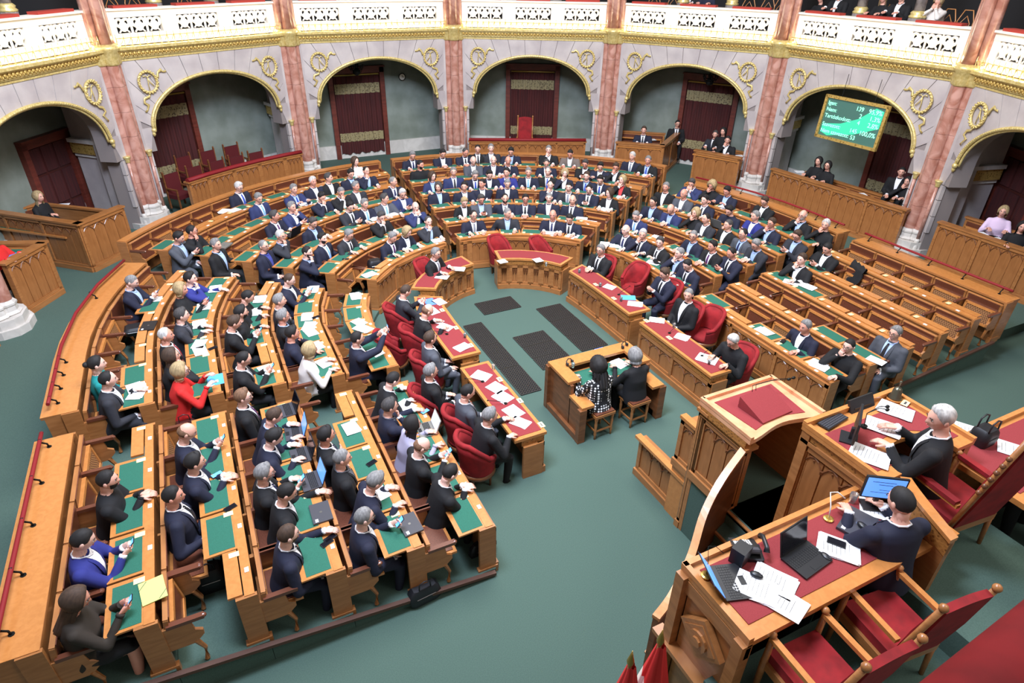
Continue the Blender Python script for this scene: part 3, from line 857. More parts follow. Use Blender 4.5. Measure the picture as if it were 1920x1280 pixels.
        if rim and K == 5:
            m = MB(); ts = [t0+.12+(t1-.02-t0-.12)*i/14 for i in range(15)]
            if 'left' in bname or 'right' in bname:
                m.tube([(*PP(side, r+.3, q), D+.13) for q in ts], .026, 8); obj('velvet_rail', m, 'rail_velvet', root, True)
                nb = 5
                for q in range(nb):
                    tq = t0+.3+(t1-t0-.5)*q/(nb-1); x, y = PP(side, r+.3, tq); F = frame(x, y, D, outang(side, tq))
                    link('rail_bracket', cached('brk', lambda: (lambda b_: b_.mesh('rail_bracket', 'iron', True))(MB().tube([(0, -.07, .0), (0, -.06, .06), (0, 0, .10), (0, 0, .13)], .012, 6).lathe([(.03, 0), (.03, .012)], 8, 0, (0, -.07)).ball((0, 0, .13), .028, 6))), root, M=F)
# ================================================================ people
def hdir(lat, lon): return Vector((math.sin(lat)*math.sin(lon), -math.sin(lat)*math.cos(lon), math.cos(lat)))
def G(v, c, s): return math.exp(-((v-c)/s)**2)
def headP(lat, lon, off=0.0):
    d = hdir(lat, lon); x, y, z = d
    ax = .076; ay = .096 if y < 0 else .102; az = .118 if z > 0 else .125
    p = Vector((x*ax, y*ay, z*az))
    if p.z < -.01:
        q = min(1, (-.01-p.z)/.11); p.x *= 1-.30*q
        if p.y > 0: p.y *= 1-.55*q
        else: p.y *= 1-.05*q
    if y < 0:
        front = max(0, -y)
        p.y -= .022*G(p.x, 0, .013)*G(p.z, -.022, .018)*front + .010*G(p.x, 0, .010)*G(p.z, .0, .018)*front
        p.y -= .005*G(p.z, .03, .012)*front*G(p.x, 0, .05)
        for s in (-1, 1): p.y += .010*G(p.x, s*.032, .015)*G(p.z, .010, .012)*front
        p.y -= .005*G(p.x, 0, .024)*G(p.z, -.058, .010)*front + .008*G(p.x, 0, .022)*G(p.z, -.098, .014)*front
    n = d.normalized(); return p+n*off
NLAT, NLON = 26, 30
def head_mb():
    m = MB(); rows = []
    for i in range(1, NLAT):
        lat = PI*i/NLAT; rows.append([headP(lat, 2*PI*j/NLON) for j in range(NLON)])
    m.grid([r[::-1] for r in rows], 0, True)
    o = len(m.v); m.v += [tuple(headP(0.0001, 0)), tuple(headP(PI-.0001, 0))]
    for j in range(NLON): m.f += [((j+1) % NLON, j, o), ((NLAT-2)*NLON+j, (NLAT-2)*NLON+(j+1) % NLON, o+1)]; m.m += [0, 0]
    for s in (-1, 1):
        m.ball((s*.079, .008, -.006), .03, 8, 0, (.35, .65, 1.0))
        m.ball((s*.031, -.078, .010), .0125, 8, 5, (1.1, .6, .75)); m.ball((s*.031, -.0855, .010), .0062, 6, 6, (1, .6, 1))
        m.tube([(s*.016, -.092, .029), (s*.032, -.092, .034), (s*.048, -.083, .028)], .0042, 5, 6)
    m.tube([(-.022, -.087, -.057), (-.01, -.095, -.056), (.01, -.095, -.056), (.022, -.087, -.057)], [.002, .005, .005, .002], 6, 7)
    return m
HEAD = head_mb()
def lerp_t(tab, a):
    a = abs(a)
    for (x0, y0), (x1, y1) in zip(tab[:-1], tab[1:]):
        if a <= x1: return y0+(y1-y0)*(a-x0)/(x1-x0)
    return tab[-1][1]
D2 = math.radians
def hair_mesh(st, r_=random):
    """styles: c crop, s short, B receding, o fringe ring, L long, m bob, u bun, y curly"""
    m = MB(); n = 36
    tab = dict(c=[(0, 50), (45, 54), (70, 84), (85, 92), (110, 112), (180, 124)], s=[(0, 46), (40, 52), (64, 76), (80, 96), (105, 112), (180, 126)],
               B=[(0, 26), (40, 34), (66, 74), (84, 94), (110, 112), (180, 124)], m=[(0, 44), (30, 54), (52, 92), (70, 118), (100, 128), (180, 130)],
               L=[(0, 40), (34, 50), (60, 92), (72, 120), (100, 128), (180, 130)], u=[(0, 42), (45, 56), (70, 88), (85, 98), (110, 112), (180, 122)],
               y=[(0, 48), (30, 56), (52, 96), (70, 118), (100, 126), (180, 130)], Y=[(0, 46), (34, 54), (56, 94), (70, 118), (100, 126), (180, 130)], o=[(0, 92), (66, 93), (84, 95), (110, 112), (180, 122)]).get(st)
    th = dict(c=.007, s=.016, B=.008, m=.028, L=.024, u=.014, y=.036, Y=.045, o=.006)[st]
    lo = [(0, 0), (180, 0)] if st != 'o' else [(0, 90), (70, 88), (90, 72), (180, 52)]
    rng = random.Random(hash(st) % 97); rows = []; N = 12
    for i in range(N+1):
        row = []
        for j in range(n):
            lon = 2*PI*j/n; ld = math.degrees(lon if lon <= PI else 2*PI-lon)
            l0, l1 = lerp_t(lo, ld), lerp_t(tab, ld); f = i/N; lat = D2(max(.5, l0+(l1-l0)*f))
            t = th*(min(1, (1-f)*2.4+.02)) if st not in 'LmyY' or ld < 55 else th
            if st == 'o': t = th*math.sin(PI*f) if l1-l0 > 4 else -.004
            if i == N and st not in 'LmyY': t = -.004
            if i == N and st in 'LmyY' and ld < 50: t = -.004
            if st in 'sB' and i < N: t += .006*math.sin(lon*2+1)*(ld < 70)*(1-f)
            if st == 's' and ld < 60: t += .010*f*(1-f)*4*(.5+.5*math.sin(lon+1))
            if st in 'yY': t += rng.uniform(-.008, .01)
            elif i < N: t += rng.uniform(-.0015, .0015)
            row.append(headP(lat, lon, t))
        rows.append(row)
    m.grid([r[::-1] for r in rows], 0, True)
    if st == 'u': m.ball((0, .12, .02), .04, 10)
    if st in 'LmyY':
        L = dict(L=.34, m=.05, y=.05, Y=.30)[st]; rows = []; N2 = 7
        for i in range(N2+1):
            row = []; f = i/N2
            for j in range(25):
                lon = D2(72+(288-72)*j/24); ld = math.degrees(lon if lon <= PI else 2*PI-lon)
                p = headP(D2(lerp_t(tab, ld)-6), lon, th*(1 if i < N2 else .1)); z = p.z-L*f
                q = Vector((p.x*(1.0+.12*math.sin(PI*f)-(.1*f if st == 'L' else .2*f*f)), max(p.y, -.03)*(1+.1*f)+(.03*f if st == 'L' else -.01*f), z))
                q += Vector((math.sin(j*2.3+f*5)*.004, math.cos(j*1.7)*.004, 0))*(4 if st == 'Y' else 1); row.append(q)
            rows.append(row)
        m.grid(rows, 0); m.grid([r[::-1] for r in rows], 0)
    return m.mesh('hair', 'hair_k', True)
def beard_mesh():
    m = MB(); rows = []
    for i in range(9):
        row = []
        for j in range(15):
            lon = D2(-80+160*j/14); ld = abs(math.degrees(lon)); top = 108 if ld < 22 else 104-ld*.12
            lat = D2(top+(150-top)*i/8); e = (i in (0, 8) or j in (0, 14)); row.append(headP(lat, lon, -.004 if e else .004))
        rows.append(row)
    m.grid([r[::-1] for r in rows]); return m.mesh('beard', 'hair_k', True)
def glasses_mesh():
    m = MB()
    for s in (-1, 1):
        P = [(s*.033+.024*math.cos(2*PI*i/12), -.104, .008+.018*math.sin(2*PI*i/12)) for i in range(12)]; m.tube(P, .0025, 5, closed=True, up=(0, 1, 0))
        m.tube([(s*.057, -.103, .012), (s*.081, -.04, .012), (s*.084, .02, .004)], .0025, 5)
    m.tube([(-.01, -.105, .01), (.01, -.105, .01)], .0025, 5); return m.mesh('glasses', 'iron')
def hand_mb(m, wrist, d, up, s, grip=.6):
    """palm, four bent fingers of unequal length and a thumb leaving the side of the palm"""
    d = d.normalized(); up = (up-d*up.dot(d)).normalized(); w = d.cross(up)*s
    m.tube([wrist-d*.02, wrist+d*.02, wrist+d*.06, wrist+d*.088], [.027, .034, .040, .036], 8, 0, flat=.42, up=up)
    for i, (o, l) in enumerate(((-.030, .068), (-.010, .078), (.010, .072), (.029, .056))):
        b = wrist+d*.080+w*o; a1, a2 = grip*.55, grip*1.4
        k1 = b+(d*math.cos(a1)-up*math.sin(a1))*l*.5; k2 = k1+(d*math.cos(a2)-up*math.sin(a2))*l*.5
        m.tube([b, k1, k2], [.0098, .0092, .007], 5, 0)
    b = wrist+d*.02-w*.028; k = b+(d*.7-w*.65-up*.2).normalized()*.042; m.tube([b, k, k+(d*.9-w*.1-up*.35).normalized()*.034], [.0135, .011, .008], 5, 0)
def interp_tor(h):
    T = TOR
    for a, b in zip(T[:-1], T[1:]):
        if h <= b[0]:
            f = (h-a[0])/(b[0]-a[0]); return [a[i]+(b[i]-a[i])*f for i in (1, 2, 3)]
    return list(T[-1][1:])
TOR = [(-.10, .19, .135, .02), (0, .205, .15, 0), (.15, .195, .142, -.012), (.30, .212, .14, -.012), (.40, .220, .122, -.002), (.455, .185, .10, .006), (.495, .098, .074, .014), (.53, .058, .056, .012), (.60, .052, .052, .0)]
TOR_F = [(h, a*(.86 if h > .25 else .95), b*(1.12 if .27 < h < .36 else .95), y) for h, a, b, y in TOR]
NECK = .53
def pose_targets(c, s, hc, lean):
    fy = -.06*0
    T = dict(d=(s*.15, -.35, .868), f=(s*.035, -.35, .868), r=(s*.20, -.47, .868), l=(s*.11, -.30, .635), p=(s*.055, -.37, .90), a=(s*.29, -.24, .76),
             x=(-s*.09, -.20, .80), h=(s*.14, -.38, .93), P=(s*.05, -.46, 1.20), b=(s*.10, -.30, .80))
    if c == 'c': return Vector((s*.045, hc.y-.095, hc.z-.175))
    v = Vector(T[c]); v.y -= max(0, lean)*.10; return v
def make_body(pose, lean, yaw, pitch, female, vox, tuck=False):
    hip = Vector((0, 0, .53)); u = Vector((0, -math.sin(lean), math.cos(lean))); f = Vector((0, -math.cos(lean), -math.sin(lean)))
    tor = TOR_F if female else TOR
    TP = lambda x, y, h: hip+u*h+f*(-y)+Vector((x, 0, 0))
    m = MB(); rows = []
    for h, a, b, yo in tor: rows.append([TP(a*math.cos(2*PI*j/20), b*math.sin(2*PI*j/20)+yo, h) for j in range(20)])
    m.grid(rows, 0, True); m.add(rows[0], [tuple(range(20))[::-1]]); m.add(rows[-1], [tuple(range(20))])
    nk = TP(0, .0, .52); hl = pitch*1.0; hc = nk+Vector((0, -math.sin(lean*.6+hl*.5)*.15-.012, math.cos(lean*.6+hl*.5)*.15))
    HM = Matrix.Translation(hc) @ Matrix.Rotation(yaw, 4, 'Z') @ Matrix.Rotation(hl+lean*.35, 4, 'X')
    for s in (-1, 1):
        kx = .16 if not female else .09; KY = .28 if tuck else .38
        m.tube([Vector((s*.09, .02, .54)), Vector((s*.12, -.2, .545)), Vector((s*kx, -KY, .53))], [.09, .085, .066], 12)
        m.tube([Vector((s*kx, -KY, .54)), Vector((s*kx, -KY+.02, .30)), Vector((s*kx, -KY+.05, .09))], [.066, .058, .042], 10)
        m.tube([Vector((s*kx, -KY+.10, .05)), Vector((s*kx, -KY, .055)), Vector((s*kx, -KY-.10, .035))], [.045, .048, .028], 8)
    wr = []
    for s, c in ((-1, pose[0]), (1, pose[1])):
        sh = TP(s*(.205 if not female else .165), .0, .425); T = pose_targets(c, s, hc, lean)
        L1, L2 = .30, .27; d = T-sh
        if d.length > L1+L2-.01: T = sh+d.normalized()*(L1+L2-.01); d = T-sh
        a = (L1*L1-L2*L2+d.length_squared)/(2*d.length); hh = math.sqrt(max(0, L1*L1-a*a))
        pole = Vector((s*.55, .35, -1)) if c not in 'cP' else Vector((s*.9, -.1, -.8))
        dn = d.normalized(); pole = (pole-dn*pole.dot(dn)).normalized(); el = sh+dn*a+pole*hh
        R = 1 if not female else .84
        m.ball(sh, .074*R, 12); m.tube([sh, (sh+el)/2, el], [.072*R, .066*R, .058*R], 10); m.tube([el, (el+T)/2, T], [.058*R, .051*R, .038*R], 10); m.ball(el, .057*R, 8)
        wr.append((T, (T-el).normalized(), s, c))
    me = m.mesh('b', ['skin']); o = link('b', me)
    md = o.modifiers.new('r', 'REMESH'); md.mode = 'VOXEL'; md.voxel_size = vox; md.use_smooth_shade = True
    dg = bpy.context.evaluated_depsgraph_get(); em = bpy.data.meshes.new_from_object(o.evaluated_get(dg)); 
    bpy.data.objects.remove(o); bpy.data.meshes.remove(me)
    nv = len(em.vertices); co = np.empty(nv*3, 'f'); em.vertices.foreach_get('co', co); co = co.reshape(-1, 3)
    # light smoothing
    ne = len(em.edges); E = np.empty(ne*2, 'i'); em.edges.foreach_get('vertices', E); E = E.reshape(-1, 2)
    for _ in range(3):
        s_ = np.zeros_like(co); c_ = np.zeros(nv); np.add.at(s_, E[:, 0], co[E[:, 1]]); np.add.at(s_, E[:, 1], co[E[:, 0]]); np.add.at(c_, E[:, 0], 1); np.add.at(c_, E[:, 1], 1)
        co = co*.5+.5*s_/np.maximum(c_, 1)[:, None]
    npoly = len(em.polygons); lt = np.empty(npoly, 'i'); em.polygons.foreach_get('loop_total', lt); lv = np.empty(len(em.loops), 'i'); em.loops.foreach_get('vertex_index', lv)
    faces = []; i = 0; mi = np.empty(npoly, 'i'); ue = np.array(u); hp = np.array(hip)
    st = np.concatenate([[0], np.cumsum(lt)]); cen = np.array([co[lv[st[q]:st[q+1]]].mean(0) for q in range(npoly)])
    hh = (cen-hp) @ ue
    mi[:] = 1
    mi[(cen[:, 2] < .64) & (cen[:, 1] < -.13)] = 2
    mi[(cen[:, 2] < .47)] = 2
    mi[(cen[:, 2] < .11)] = 4
    if female == 2: mi[(cen[:, 2] < .5) & (cen[:, 1] < -.3) & (cen[:, 2] > .11)] = 0; mi[(cen[:, 2] < .47) & (cen[:, 2] > .11)] = 0
    neck = (hh > .522) & (np.abs(cen[:, 0]) < .075); mi[neck] = 0
    for T, d, s, c in wr:
        q = (cen-np.array(T)) @ np.array(d); near = np.linalg.norm(cen-np.array(T), axis=1) < .075
        mi[near & (q > -.012)] = 3
    for q in range(npoly): faces.append(tuple(int(a) for a in lv[st[q]:st[q+1]]))
    bpy.data.meshes.remove(em)
    B = MB(); B.v = [tuple(map(float, c)) for c in co]; B.f = faces; B.m = [int(a) for a in mi]
    # neck column and head
    B.tube([TP(0, .012, .49), (TP(0, .012, .49)+hc)/2+Vector((0, .012, 0)), hc+HM.to_3x3() @ Vector((0, .02, -.06))], [.056, .053, .054], 12)
    hv = [HM @ Vector(v) for v in HEAD.v]; o_ = len(B.v); B.v += [tuple(v) for v in hv]; B.f += [tuple(i+o_ for i in f_) for f_ in HEAD.f]; B.m += HEAD.m
    for T, d, s, c in wr:
        if c in 'dfr': dd = Vector((-s*.25, -1, -.10)); up = Vector((0, 0, 1)); g = .45
        elif c == 'l': dd = Vector((-s*.3, -1, -.15)); up = Vector((0, 0, 1)); g = .5
        elif c == 'c': dd = Vector((-s*.25, .1, 1)); up = Vector((0, -1, .2)); g = .9
        elif c in 'pPhb': dd = Vector((-s*.35, -.7, .45)); up = Vector((s*.8, -.2, -.4)) if c != 'h' else Vector((0, 0, 1)); g = .8
        elif c == 'x': dd = Vector((-s*1, -.3, 0)); up = Vector((0, -1, .3)); g = .4
        else: dd = Vector((0, -1, -.2)); up = Vector((0, 0, 1)); g = .6
        hand_mb(B, T, dd, up, s, g)
        B.tube([T-d*.02, T+d*.010], .036, 10, 3)
    me = B.mesh('body', ['skin', 'cloth_n', 'cloth_n', 'shirt_w', 'shoe', 'eye_white', 'eye_dark', 'lips'], True)
    # shirt front, collar and tie patches following the chest
    def fy(x, h, off):
        a, b, yo = ([interp_tor(h)] if not female else [interp_f(h)])[0]
        return TP(x, -b*math.sqrt(max(.05, 1-(x/a)**2))+yo-off, h)
    sh = MB(); rows = []
    for i in range(11):
        h = .14+(.505-.14)*i/10; w = .004+.060*(i/10)**.9; rows.append([fy(w*(j/3-1), h, .010) for j in range(7)])
    sh.grid([r[::-1] for r in rows]); 
    for s in (-1, 1):
        P = [TP(s*.010, -.088, .482), TP(s*.050, -.062, .503), TP(s*.068, .006, .516), TP(s*.052, .060, .522), TP(0, .078, .524)]; sh.tube(P, [.006, .008, .008, .008, .008], 6)
    shm = sh.mesh('shirt_front', 'shirt_w', True)
    ti = MB(); rows = []
    for i in range(10):
        h = .14+(.485-.14)*(1-i/9); w = .012+.014*math.sin(PI*min(1, i/9*.8+.1))*1.2; rows.append([fy(w*(j-1), h, .017) for j in range(3)])
    ti.grid(rows); ti.ball(fy(0, .482, .014), .017, 8); tim = ti.mesh('tie', 'tie_n', True)
    lp = MB()
    for s in (-1, 1):
        rows = []
        for i in range(9):
            h = .15+(.49-.15)*i/8; w = .006+.062*(i/8)**.9; ww = .012+.034*math.sin(PI*min(1, i/8*.9)); rows.append([fy(s*w, h, .014), fy(s*(w+ww*.5), h, .017), fy(s*(w+ww), h-.01, .010)])
        lp.grid(rows if s < 0 else [r[::-1] for r in rows])
    lpm = lp.mesh('lapels', 'cloth_n', True)
    return dict(me=me, shirt=shm, tie=tim, lap=lpm, HM=HM, hc=hc, wr=wr)
def interp_f(h):
    T = TOR_F
    for a, b in zip(T[:-1], T[1:]):
        if h <= b[0]:
            f = (h-a[0])/(b[0]-a[0]); return [a[i]+(b[i]-a[i])*f for i in (1, 2, 3)]
    return list(T[-1][1:])
def person(loc, rz, pose='ll', lean=.05, yaw=0, pitch=0, hair='k', style='s', top='n', bottom=None, shirt='w', tie='-', female=0, glasses=False, beard=False, label='', group=None, skin='skin', far=False, scale=1.0, phone=True, tuck=False, nm='person'):
    vox = .022 if far else .0145
    key = ('body', pose, round(lean, 2), round(yaw, 1), round(pitch, 2), int(female), vox, tuck)
    b = cached(key, lambda: make_body(pose, lean, yaw, pitch, female, vox, tuck))
    t = thing(nm, label, 'person', (loc[0], loc[1], loc[2]-.105*scale), rz, group)
    t.scale = (1.17*scale, 1.14*scale, 1.13*scale)
    o = link('body', b['me'], t)
    cm = MT['cloth_'+top]; bm = MT[bottom] if bottom else (MT['cloth_'+top] if top in 'nkhgub' and top != 'dots' else MT['cloth_k'])
    for i, mm in ((0, MT[skin]), (1, cm), (2, bm)):
        o.material_slots[i].link = 'OBJECT'; o.material_slots[i].material = mm
    if shirt == 'x' or (female and top in ('r', 'w', 't', 'l', 's', 'dots')):
        o.material_slots[3].link = 'OBJECT'; o.material_slots[3].material = cm
    def part(n, me, m_):
        q = link(n, me, t)
        if m_: q.material_slots[0].link = 'OBJECT'; q.material_slots[0].material = MT[m_]
        return q
    if shirt != 'x':
        part('shirt_front', b['shirt'], 'shirt_'+shirt); part('lapels', b['lap'], 'cloth_'+top)
        if tie != '-': part('tie', b['tie'], 'tie_'+tie)
    if style in 'csBmLuyoY':
        q = part('hair', cached(('hair', style), lambda: hair_mesh(style)), 'hair_'+hair); q.matrix_local = b['HM']
    if glasses: q = part('glasses', cached('gl', glasses_mesh), None); q.matrix_local = b['HM']
    if beard: q = part('beard', cached('bd', beard_mesh), 'hair_'+(hair if hair != 'r' else 'w')); q.matrix_local = b['HM']
    return t, b
PH = MB(); PH.box(0, 0, 0, .075, .009, .15); phoneM = PH.mesh('phone_body', 'black_plastic')
PS = MB(); PS.box(0, -.0055, 0, .066, .002, .135)
phoneS = PS.mesh('phone_screen', 'phone_blue'); phoneD = PS.mesh('phone_screen', 'screen_dark')
def phone_at(M, label, lit=True):
    t = tag(link('phone', None, M=M), label, 'phone'); link('phone_body', phoneM, t); link('phone_screen', phoneS if lit else phoneD, t); return t
HN = dict(w='white-haired', g='grey-haired', d='dark grey-haired', k='dark-haired', b='brown-haired', l='blonde', r='sandy-haired', p='bald')
TN = dict(n='navy suit', u='blue suit', y='royal blue suit', k='black suit', h='charcoal suit', g='grey suit', b='brown-grey suit', w='white jacket', r='red jacket', t='teal top', l='lilac-grey sweater', e='black dress')
TIE = dict(n='navy tie', b='blue tie', r='red tie', p='purple tie', g='grey tie', k='black tie', L='light blue tie', o='orange tie')
def describe(w, ex):
    fem = w[2] == 'F'; hc, st = w[3][0], w[3][1]
    who = 'woman' if fem else 'man'
    h = ('bald' if st == 'o' else ('balding' if st == 'B' else HN[hc]))
    if st == 'L': h = 'long-haired'
    t = TN[w[4]]
    if w[5] == 'x': t = t.replace('suit', 'sweater') if 'suit' in t else t
    elif fem: t = t.replace('suit', 'jacket')
    s = '%s %s in %s' % (h, who, t)
    if w[6] != '-': s += ', '+TIE[w[6]]
    elif 'G' in ex: s += ', glasses'
    elif 'D' in ex: s += ', beard'
    return s
rng = random.Random(5)
BACKROW = {b: (K-1) for b, (s, K, f) in BLK.items()}
for p in PEOPLE:
    if 'blk' not in p:
        c = [(b, f) for b, (s, K, f) in BLK.items() if s == p['s']]
        rr = R0+DR*p['k']+.5
        p['blk'] = min(c, key=lambda q: max(q[1](rr)[0]-p['t'], p['t']-q[1](rr)[1]))[0]
rows = {}
for p in PEOPLE: rows.setdefault((p['blk'], p['k']), []).append(p)
OW = ['first', 'second', 'third', 'fourth', 'fifth', 'sixth', 'seventh', 'eighth', 'ninth', 'tenth', 'eleventh', 'twelfth', 'thirteenth']
def person_spec(w, ex):
    import re
    y = re.search(r'Y(-?\d+)', ex); yaw = math.radians(float(y.group(1))) if y else rng.choice([-.12, 0, .12])
    fem = (2 if w[4] == 'e' else 1) if w[2] == 'F' else 0
    return dict(hair=w[3][0], style=w[3][1], top=w[4], shirt=w[5], tie=w[6], pose=None, yaw=yaw, pitch=.38 if 'v' in ex else .04, glasses='G' in ex, beard='D' in ex, female=fem)
for (blk, k), L in rows.items():
    L.sort(key=lambda p: p['px']); leftb = 'left' in blk and 'middle' not in blk
    L.sort(key=(lambda p: -p['t']) if blk in ('front left', 'upper left') else (lambda p: p['px']))
    K = BLK[blk][1]
    for i, p in enumerate(L):
        w = p['w']; ex = p['ex'].split('_')[0]
        # words: hair colour+style | top | shirt | tie | pose
        pose = p['w'][7] if len(p['w']) > 7 else 'll'; ex = p['w'][8] if len(p['w']) > 8 else ''
        sp = person_spec(w, ex); sp['pose'] = pose
        r = R0+DR*p['k']; rr = r+.5; lean = .06
        if any(c in 'dfhr' for c in pose): lean = .20
        if 'p' in pose or 'c' in pose: lean = .14
        if pose in ('dd', 'ff', 'cc') and 'v' in ex: lean = .30
        e = max(-.24, min(.10, p['e'])); hipr = r+.66+(.0 if lean < .15 else -.06)+e*.35
        x, y = PP(p['s'], hipr, p['t']); ang = outang(p['s'], p['t'])
        rown = 'front row' if k == 0 else ('back row' if k == K-1 else ORD[k]+' row')
        end = ('farthest' if blk in ('front left', 'upper left') else 'leftmost')
        pos = '%s in %s of %s block' % (end if i == 0 and len(L) > 1 else ('only one' if len(L) == 1 else ('last' if i == len(L)-1 else OW[i])), rown, blk)
        p['ang'] = ang; p['xy'] = (x, y)
        lb = describe(w, ex)+', '+pos
        if len(lb.split()) > 16: lb = describe(w, ex).split(',')[0]+', '+pos
        p['lab'] = lb
        t, b = person((x, y, zf(k)-.05), ang, lean=lean, label=lb, group='members seated in the pews',
                      skin=rng.choice(['skin', 'skin', 'skin_pale', 'skin_red']), far=(p['py'] < 560), **sp)
        if ('p' in pose or 'P' in pose) and p['py'] > 300:
            s = [q for q in b['wr'] if q[3] in 'pP'][0]
            pos_ = Vector((0, (s[0].y-.075)*1.14, (s[0].z+.06)*1.13)); up = s[3] == 'P'
            Mp = t.matrix_basis @ Matrix.Translation(pos_) @ Matrix.Rotation(PI, 4, 'Z') @ Matrix.Rotation(math.radians(38 if not up else 4), 4, 'X')
            phone_at(Matrix.Translation(t.location) @ Matrix.Rotation(ang, 4, 'Z') @ Matrix.Translation(pos_) @ Matrix.Rotation(PI, 4, 'Z') @ Matrix.Rotation(math.radians(-42 if not up else 0), 4, 'X'),
                     'phone held by '+(' '.join(describe(w, ex).split(',')[0].split()[:2])+', '+pos), True)
# ================================================================ ministers' desks and red armchairs
def desk_arc(name, label, poly, D, face, base_in=.06, papers=()):
    """poly: [front-left, front-right, back-right, back-left] plan; boards on the front edge polyline"""
    t = thing('red_desk', label, 'desk')
    front, back = poly
    ring = front+back[::-1]
    m = MB(); m.prism(ring, D-.05, D) if area2(ring) > 0 else m.prism(ring[::-1], D-.05, D); obj('desk_top', m, 'oak_top', t)
    c = Vector((sum(p[0] for p in ring)/len(ring), sum(p[1] for p in ring)/len(ring)))
    def ins(P, Q, d):
        out = []
        for p, q in zip(P, Q):
            v = (Vector(q)-Vector(p)); v.normalize(); out.append((p[0]+v.x*d, p[1]+v.y*d))
        return out
    f2, b2 = ins(front, back, .06), ins(back, front, .06)
    def shr(L, d):
        L = [Vector(p) for p in L]; a = (L[1]-L[0]).normalized(); b = (L[-2]-L[-1]).normalized(); L[0] = L[0]+a*d; L[-1] = L[-1]+b*d; return [tuple(p) for p in L]
    r2 = shr(f2, .07)+shr(b2, .07)[::-1]
    m = MB(); m.prism(r2 if area2(r2) > 0 else r2[::-1], D, D+.006); obj('red_baize', m, 'red_baize', t)
    m = MB(); f3 = ins(front, back, .03); b3 = ins(front, back, .42 if len(front) < 4 else .36); r3 = shr(f3, .02)+shr(b3, .02)[::-1]
    m.prism(r3 if area2(r3) > 0 else r3[::-1], D-.17, D-.05); obj('carved_frieze', m, 'oak_carved', t)
    f4 = ins(front, back, .06)
    for p, q in zip(f4[:-1], f4[1:]): panelled(t, p, q, 0, D-.17, flip=face, mod=1.0, nper=3, cap=False)
    for p, q in ((f4[0], ins(front, back, .40)[0]), (ins(front, back, .40)[-1], f4[-1])):
        m = MB(); d = Vector(q)-Vector(p); m.box(d.length/2, 0, (D-.17)/2, d.length, .05, D-.17); obj('side_panel', m, 'oak', t, M=frame(p[0], p[1], 0, math.atan2(d.y, d.x)))
    return t
def area2(P): return sum(P[i][0]*P[(i+1) % len(P)][1]-P[(i+1) % len(P)][0]*P[i][1] for i in range(len(P)))
def lerp(a, b, n): return [(a[0]+(b[0]-a[0])*i/n, a[1]+(b[1]-a[1])*i/n) for i in range(n+1)]
DM = .80
CM = (-.55, -1.1)
def arcp(r, a0, a1, n): return [(CM[0]+r*math.sin(math.radians(a0+(a1-a0)*i/n)), CM[1]+r*math.cos(math.radians(a0+(a1-a0)*i/n))) for i in range(n+1)]
LF = [(-2.25, -3.0), (-2.25, -1.75), (-2.22, -1.05), (-2.1, -.62)]; LBk = [(-2.82, -3.0), (-2.82, -1.75), (-2.80, -.95), (-2.66, -.38)]
desk_arc('', 'left red-topped oak desk nearer the curved corner desk, blue folder on it', (LF, LBk), DM, 1)
desk_arc('', 'left red-topped oak desk at the lower end covered with white papers', ([(-2.25, -5.52), (-2.25, -3.33)], [(-2.8, -5.52), (-2.8, -3.33)]), DM, 1)
desk_arc('', 'curved red-topped oak corner desk before the grey-haired man with glasses', (arcp(1.78, -61, -9, 6), arcp(2.33, -61, -9, 6)), DM, 1)
desk_arc('', 'curved red-topped oak table in front of the two empty armchairs', (arcp(1.78, 12, 62, 6), arcp(2.33, 12, 62, 6)), DM, 1)
RF = [(1.02, -.62), (1.06, -1.1), (1.08, -1.8), (1.08, -2.95)]; RB = [(1.50, -.42), (1.58, -.95), (1.62, -1.75), (1.62, -2.95)]
desk_arc('', 'right red-topped oak desk with light blue folder at its lower end', (RF, RB), DM, 1)
desk_arc('', 'right red-topped oak desk by the white-haired man in black', ([(1.08, -3.3), (1.08, -5.42)], [(1.62, -3.3), (1.62, -5.42)]), DM, 1)
